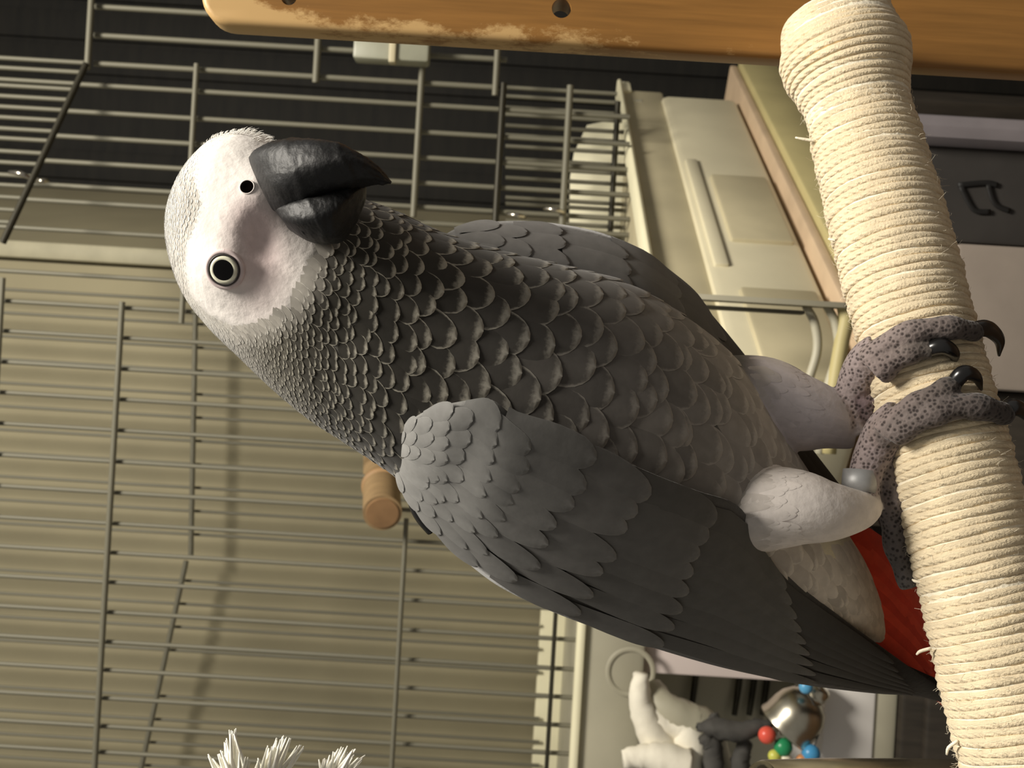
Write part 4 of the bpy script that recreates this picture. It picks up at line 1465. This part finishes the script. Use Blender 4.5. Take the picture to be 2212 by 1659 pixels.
# ---- beak
def loft_part(name, rows_, m_, parent, nv=64, n_=90, ex=1.0, ridge=0.0):
    T_ = np.array(rows_, float)

    def fn(u, v):
        k = CR(T_, u)
        c = (k[..., 0:2] + k[..., 2:4]) / 2; h = (k[..., 0:2] - k[..., 2:4]) / 2
        C3 = P(c[..., 0], c[..., 1], k[..., 4]); H3 = P(c[..., 0] + h[..., 0], c[..., 1] + h[..., 1], k[..., 4]) - C3
        cv, sv_ = np.cos(v), np.sin(v)
        cv = np.sign(cv) * np.abs(cv) ** ex; sv_ = np.sign(sv_) * np.abs(sv_) ** ex
        return C3 + H3 * cv[..., None] - fwd * (k[..., 5] * sv_)[..., None]
    V, Fc = grid_loft(fn, np.linspace(0, len(T_) - 1, n_), nv)
    # worn keratin: long flutes, growth steps and a blunt ridge
    uu_, vv_ = np.meshgrid(np.linspace(0, len(T_) - 1, n_), np.linspace(0, 2 * math.pi, nv, endpoint=False), indexing='ij')
    amp = 0.00022 * np.sin(vv_ * 7 + uu_ * .5) + 0.00030 * np.maximum(0, np.sin(uu_ * 2.6 + .8 * np.sin(vv_ * 2))) ** 6 + rng.normal(0, .00006, uu_.shape)
    amp *= sstep(uu_, 0, 1) * (1 - sstep(uu_, len(T_) - 2.2, len(T_) - 1))
    ctr_ = V.reshape(n_, nv, 3).mean(1, keepdims=True)
    dr = V.reshape(n_, nv, 3) - ctr_
    dr /= np.linalg.norm(dr, axis=2, keepdims=True) + 1e-9
    V = (V.reshape(n_, nv, 3) + dr * amp[..., None]).reshape(-1, 3)
    me = mesh_data(name, V, Fc)
    bm = bmesh.new(); bm.from_mesh(me); bmesh.ops.recalc_face_normals(bm, faces=bm.faces); bm.to_mesh(me); bm.free()
    return link(name, me, m_, parent), fn


beak = thing('beak', '', '', P(680, 400, .262)) if False else None
up, upfn = loft_part('upper_mandible', [
    (541, 340, 585, 440, .2735, .0060), (560, 325, 596, 458, .2700, .0095), (598, 309, 622, 468, .2660, .0125), (645, 304, 655, 455, .2625, .0135),
    (692, 305, 700, 436, .2595, .0130), (735, 313, 742, 418, .2575, .0115), (772, 330, 778, 402, .2560, .0090), (806, 351, 808, 396, .2550, .0060), (832, 376, 830, 396, .2550, .0030), (846, 392, 843, 397, .2552, .0008)],
    M_keratin, bird, ex=0.92)
up['label'] = 'hooked black upper beak'
lo, lofn = loft_part('lower_mandible', [
    (596, 452, 612, 476, .2690, .0040), (618, 446, 632, 500, .2665, .0085), (650, 434, 662, 519, .2640, .0110), (690, 424, 700, 524, .2625, .0118), (728, 412, 735, 518, .2618, .0110), (760, 402, 762, 484, .2615, .0085), (783, 396, 784, 440, .2615, .0045), (790, 400, 790, 420, .2615, .0015)],
    M_keratin, bird, ex=0.92)
lo['label'] = 'broad black lower beak'
# pale flake along the beak base
V, Fc = tube([P(585, 418, .2625), P(604, 409, .2585), P(622, 405, .2560), P(640, 408, .2538)], np.array([2, 5, 4, 1.5]) * .26 / F, 8, samples=14)
link('beak_flake', mesh_data('beak_flake', V, Fc), mat('flaky_keratin', srgb(176, 172, 168), .7), up)
# ---- eye
ec = P(484, 583, 0.0)
def surf_depth(x, y):
    us = np.linspace(0, 8, 160); vv = np.linspace(.1, 3.04, 160)
    Ug, Vg = np.meshgrid(us, vv, indexing='ij')
    q_ = body_surf(Ug, Vg).reshape(-1, 3)
    a_, b_, c_ = proj(q_)
    i = np.argmin((a_ - x) ** 2 + (b_ - y) ** 2)
    return c_[i], Ug.ravel()[i], Vg.ravel()[i]


ed, eu, evv = surf_depth(484, 583)
en = normals(body_surf, np.array([eu]), np.array([evv]), 1.0)[0][0]
if en @ fwd > 0: en = -en
en = en * .75 - fwd * .25; en /= np.linalg.norm(en)
E0 = P(484, 583, ed)
Rq = np.array(Vector(en).to_track_quat('Z', 'Y').to_matrix())
k = ed / F


def disc(name, prof_, m_, parent, c=E0, rot=Rq, sx=1.0, n=48):
    V, Fc = lathe(np.array(prof_), n)
    V[:, 0] *= sx
    V = V @ rot.T + c
    return link(name, mesh_data(name, V, Fc), m_, parent)


r = 32 * k
eye = disc('eye', [(r * 1.0, -r * .25), (r * .96, r * .08), (r * .84, r * .14), (r * .71, r * .17), (r * .69, r * .15)], M_iris, bird)
eye['label'] = 'pale straw iris round a black pupil'
disc('pupil', [(r * .72, r * .155), (r * .5, r * .27), (r * .25, r * .32), (1e-6, r * .335)], M_pupil, eye)
V, Fc = [], []
pts_ = [E0 + Rq @ np.array([r * 1.02 * math.cos(a_), r * 1.02 * math.sin(a_), r * .03]) for a_ in np.linspace(0, 2 * math.pi, 49)]
V, Fc = tube(pts_, [r * .085] * 49, 10, cap=False)
link('eyelid', mesh_data('eyelid', V, Fc), M_lid, eye)
M_skin = mat('pink_white_skin', srgb(222, 204, 202), 0.8, var=.05, scale=300)
pts_ = [E0 + Rq @ np.array([r * 1.2 * math.cos(a_), r * 1.2 * math.sin(a_), -r * .17]) for a_ in np.linspace(0, 2 * math.pi, 49)]
V, Fc = tube(pts_, [r * .18] * 49, 10, cap=False)
link('eye_skin', mesh_data('eye_skin', V, Fc), M_skin, eye)
# ---- nostril
nd, nu_, nv_ = surf_depth(534, 404)
nn_ = normals(body_surf, np.array([nu_]), np.array([nv_]), 1.0)[0][0]
if nn_ @ fwd > 0: nn_ = -nn_
nn_ = nn_ * .6 - fwd * .4; nn_ /= np.linalg.norm(nn_)
Nq = np.array(Vector(nn_).to_track_quat('Z', 'Y').to_matrix()); N0 = P(534, 404, nd); rn = 15 * nd / F
nos = disc('nostril', [(rn * 1.0, rn * .10), (rn * .8, rn * .16), (rn * .55, rn * .10), (1e-6, rn * .06)], M_nos, bird, N0, Nq, n=28)  # darkness of the hole painted as a black disc
pts_ = [N0 + Nq @ np.array([rn * 1.05 * math.cos(a_), rn * 1.05 * math.sin(a_), rn * .06]) for a_ in np.linspace(0, 2 * math.pi, 33)]
V, Fc = tube(pts_, [rn * .10] * 33, 8, cap=False)
link('nostril_rim', mesh_data('nostril_rim', V, Fc), mat('cere_skin', srgb(236, 226, 220), .7, var=.03), nos)
# ---- claws
def claw(pts_, r_):
    p3 = [P(*q_) for q_ in pts_]
    V, Fc = tube(p3, np.array(r_) * .3 / F, 14, samples=24)
    return link('claw', mesh_data('claw', V, Fc), M_claw, bird)


def pdp(x, y, r_): return perch_depth(x, y, r_ * .31 / F)
a_ = pdp(2060, 826, 18); claw([(2058, 830, a_), (2082, 806, a_ - .002), (2108, 814, a_ - .001), (2120, 842, a_ + .003)], [17, 17, 12, 3])
a_ = pdp(2168, 892, 18); claw([(2166, 894, a_), (2190, 880, a_ - .001), (2212, 892, a_ + .002), (2228, 922, a_ + .008)], [18, 18, 13, 4])
a_ = pdp(2098, 712, 18); claw([(2098, 714, a_), (2132, 710, a_ + .002), (2158, 734, a_ + .006), (2158, 768, a_ + .011)], [18, 18, 12, 3])
a_ = pdp(2008, 752, 16); claw([(2004, 756, a_), (2034, 748, a_ - .002), (2060, 764, a_ - .001), (2060, 788, a_ + .003)], [17, 18, 13, 3])
# ---- identification ring on the near leg
lc = P(1858, 1040, .3035)
la = P(1872, 1000, .304) - P(1866, 1078, .3025); la /= np.linalg.norm(la)
Lq = np.array(Vector(la).to_track_quat('Z', 'Y').to_matrix())
rr_ = 38 * .3 / F; hh = 24 * .3 / F
disc('leg_band', [(rr_ * .92, -hh), (rr_, -hh), (rr_ * 1.02, 0), (rr_, hh), (rr_ * .92, hh), (rr_ * .92, -hh)], mat('dull_aluminium', srgb(170, 170, 170), .5, metal=.4, var=.08, scale=200), bird, lc, Lq)['label'] = 'dull aluminium leg ring'
# ---- bristles along the forehead and the down round the face
parts = []
for k_ in range(260):
    x = rng.uniform(430, 600); y = 0
    uu_ = rng.uniform(2.6, 4.9); vv = rng.uniform(-0.35, .45)
    q_ = body_surf(np.array([uu_]), np.array([vv]))[0]
    n_ = normals(body_surf, np.array([uu_]), np.array([vv]), 1.0)[0][0]
    if n_ @ (q_ - P(520, 520, .295)) < 0: n_ = -n_
    tdir = body_surf(np.array([uu_ + .1]), np.array([vv]))[0] - q_; tdir /= np.linalg.norm(tdir)
    l = rng.uniform(.0012, .0026) * (1 if uu_ > 3.6 else .6)
    e_ = q_ + (n_ * rng.uniform(.3, .6) + tdir * .9 + rng.normal(0, .12, 3)) * l
    parts.append(tube([q_ - n_ * .0003, (q_ + e_) / 2 + n_ * .0002, e_], [.00013, .0001, .00003], 4, cap=False))
V, Fc = merge(parts)
tag(link('forehead_bristles', mesh_data('forehead_bristles', V, Fc), M_fuzz, body), 'short white bristles on the forehead', kind='stuff')
print('feathers', Nf)
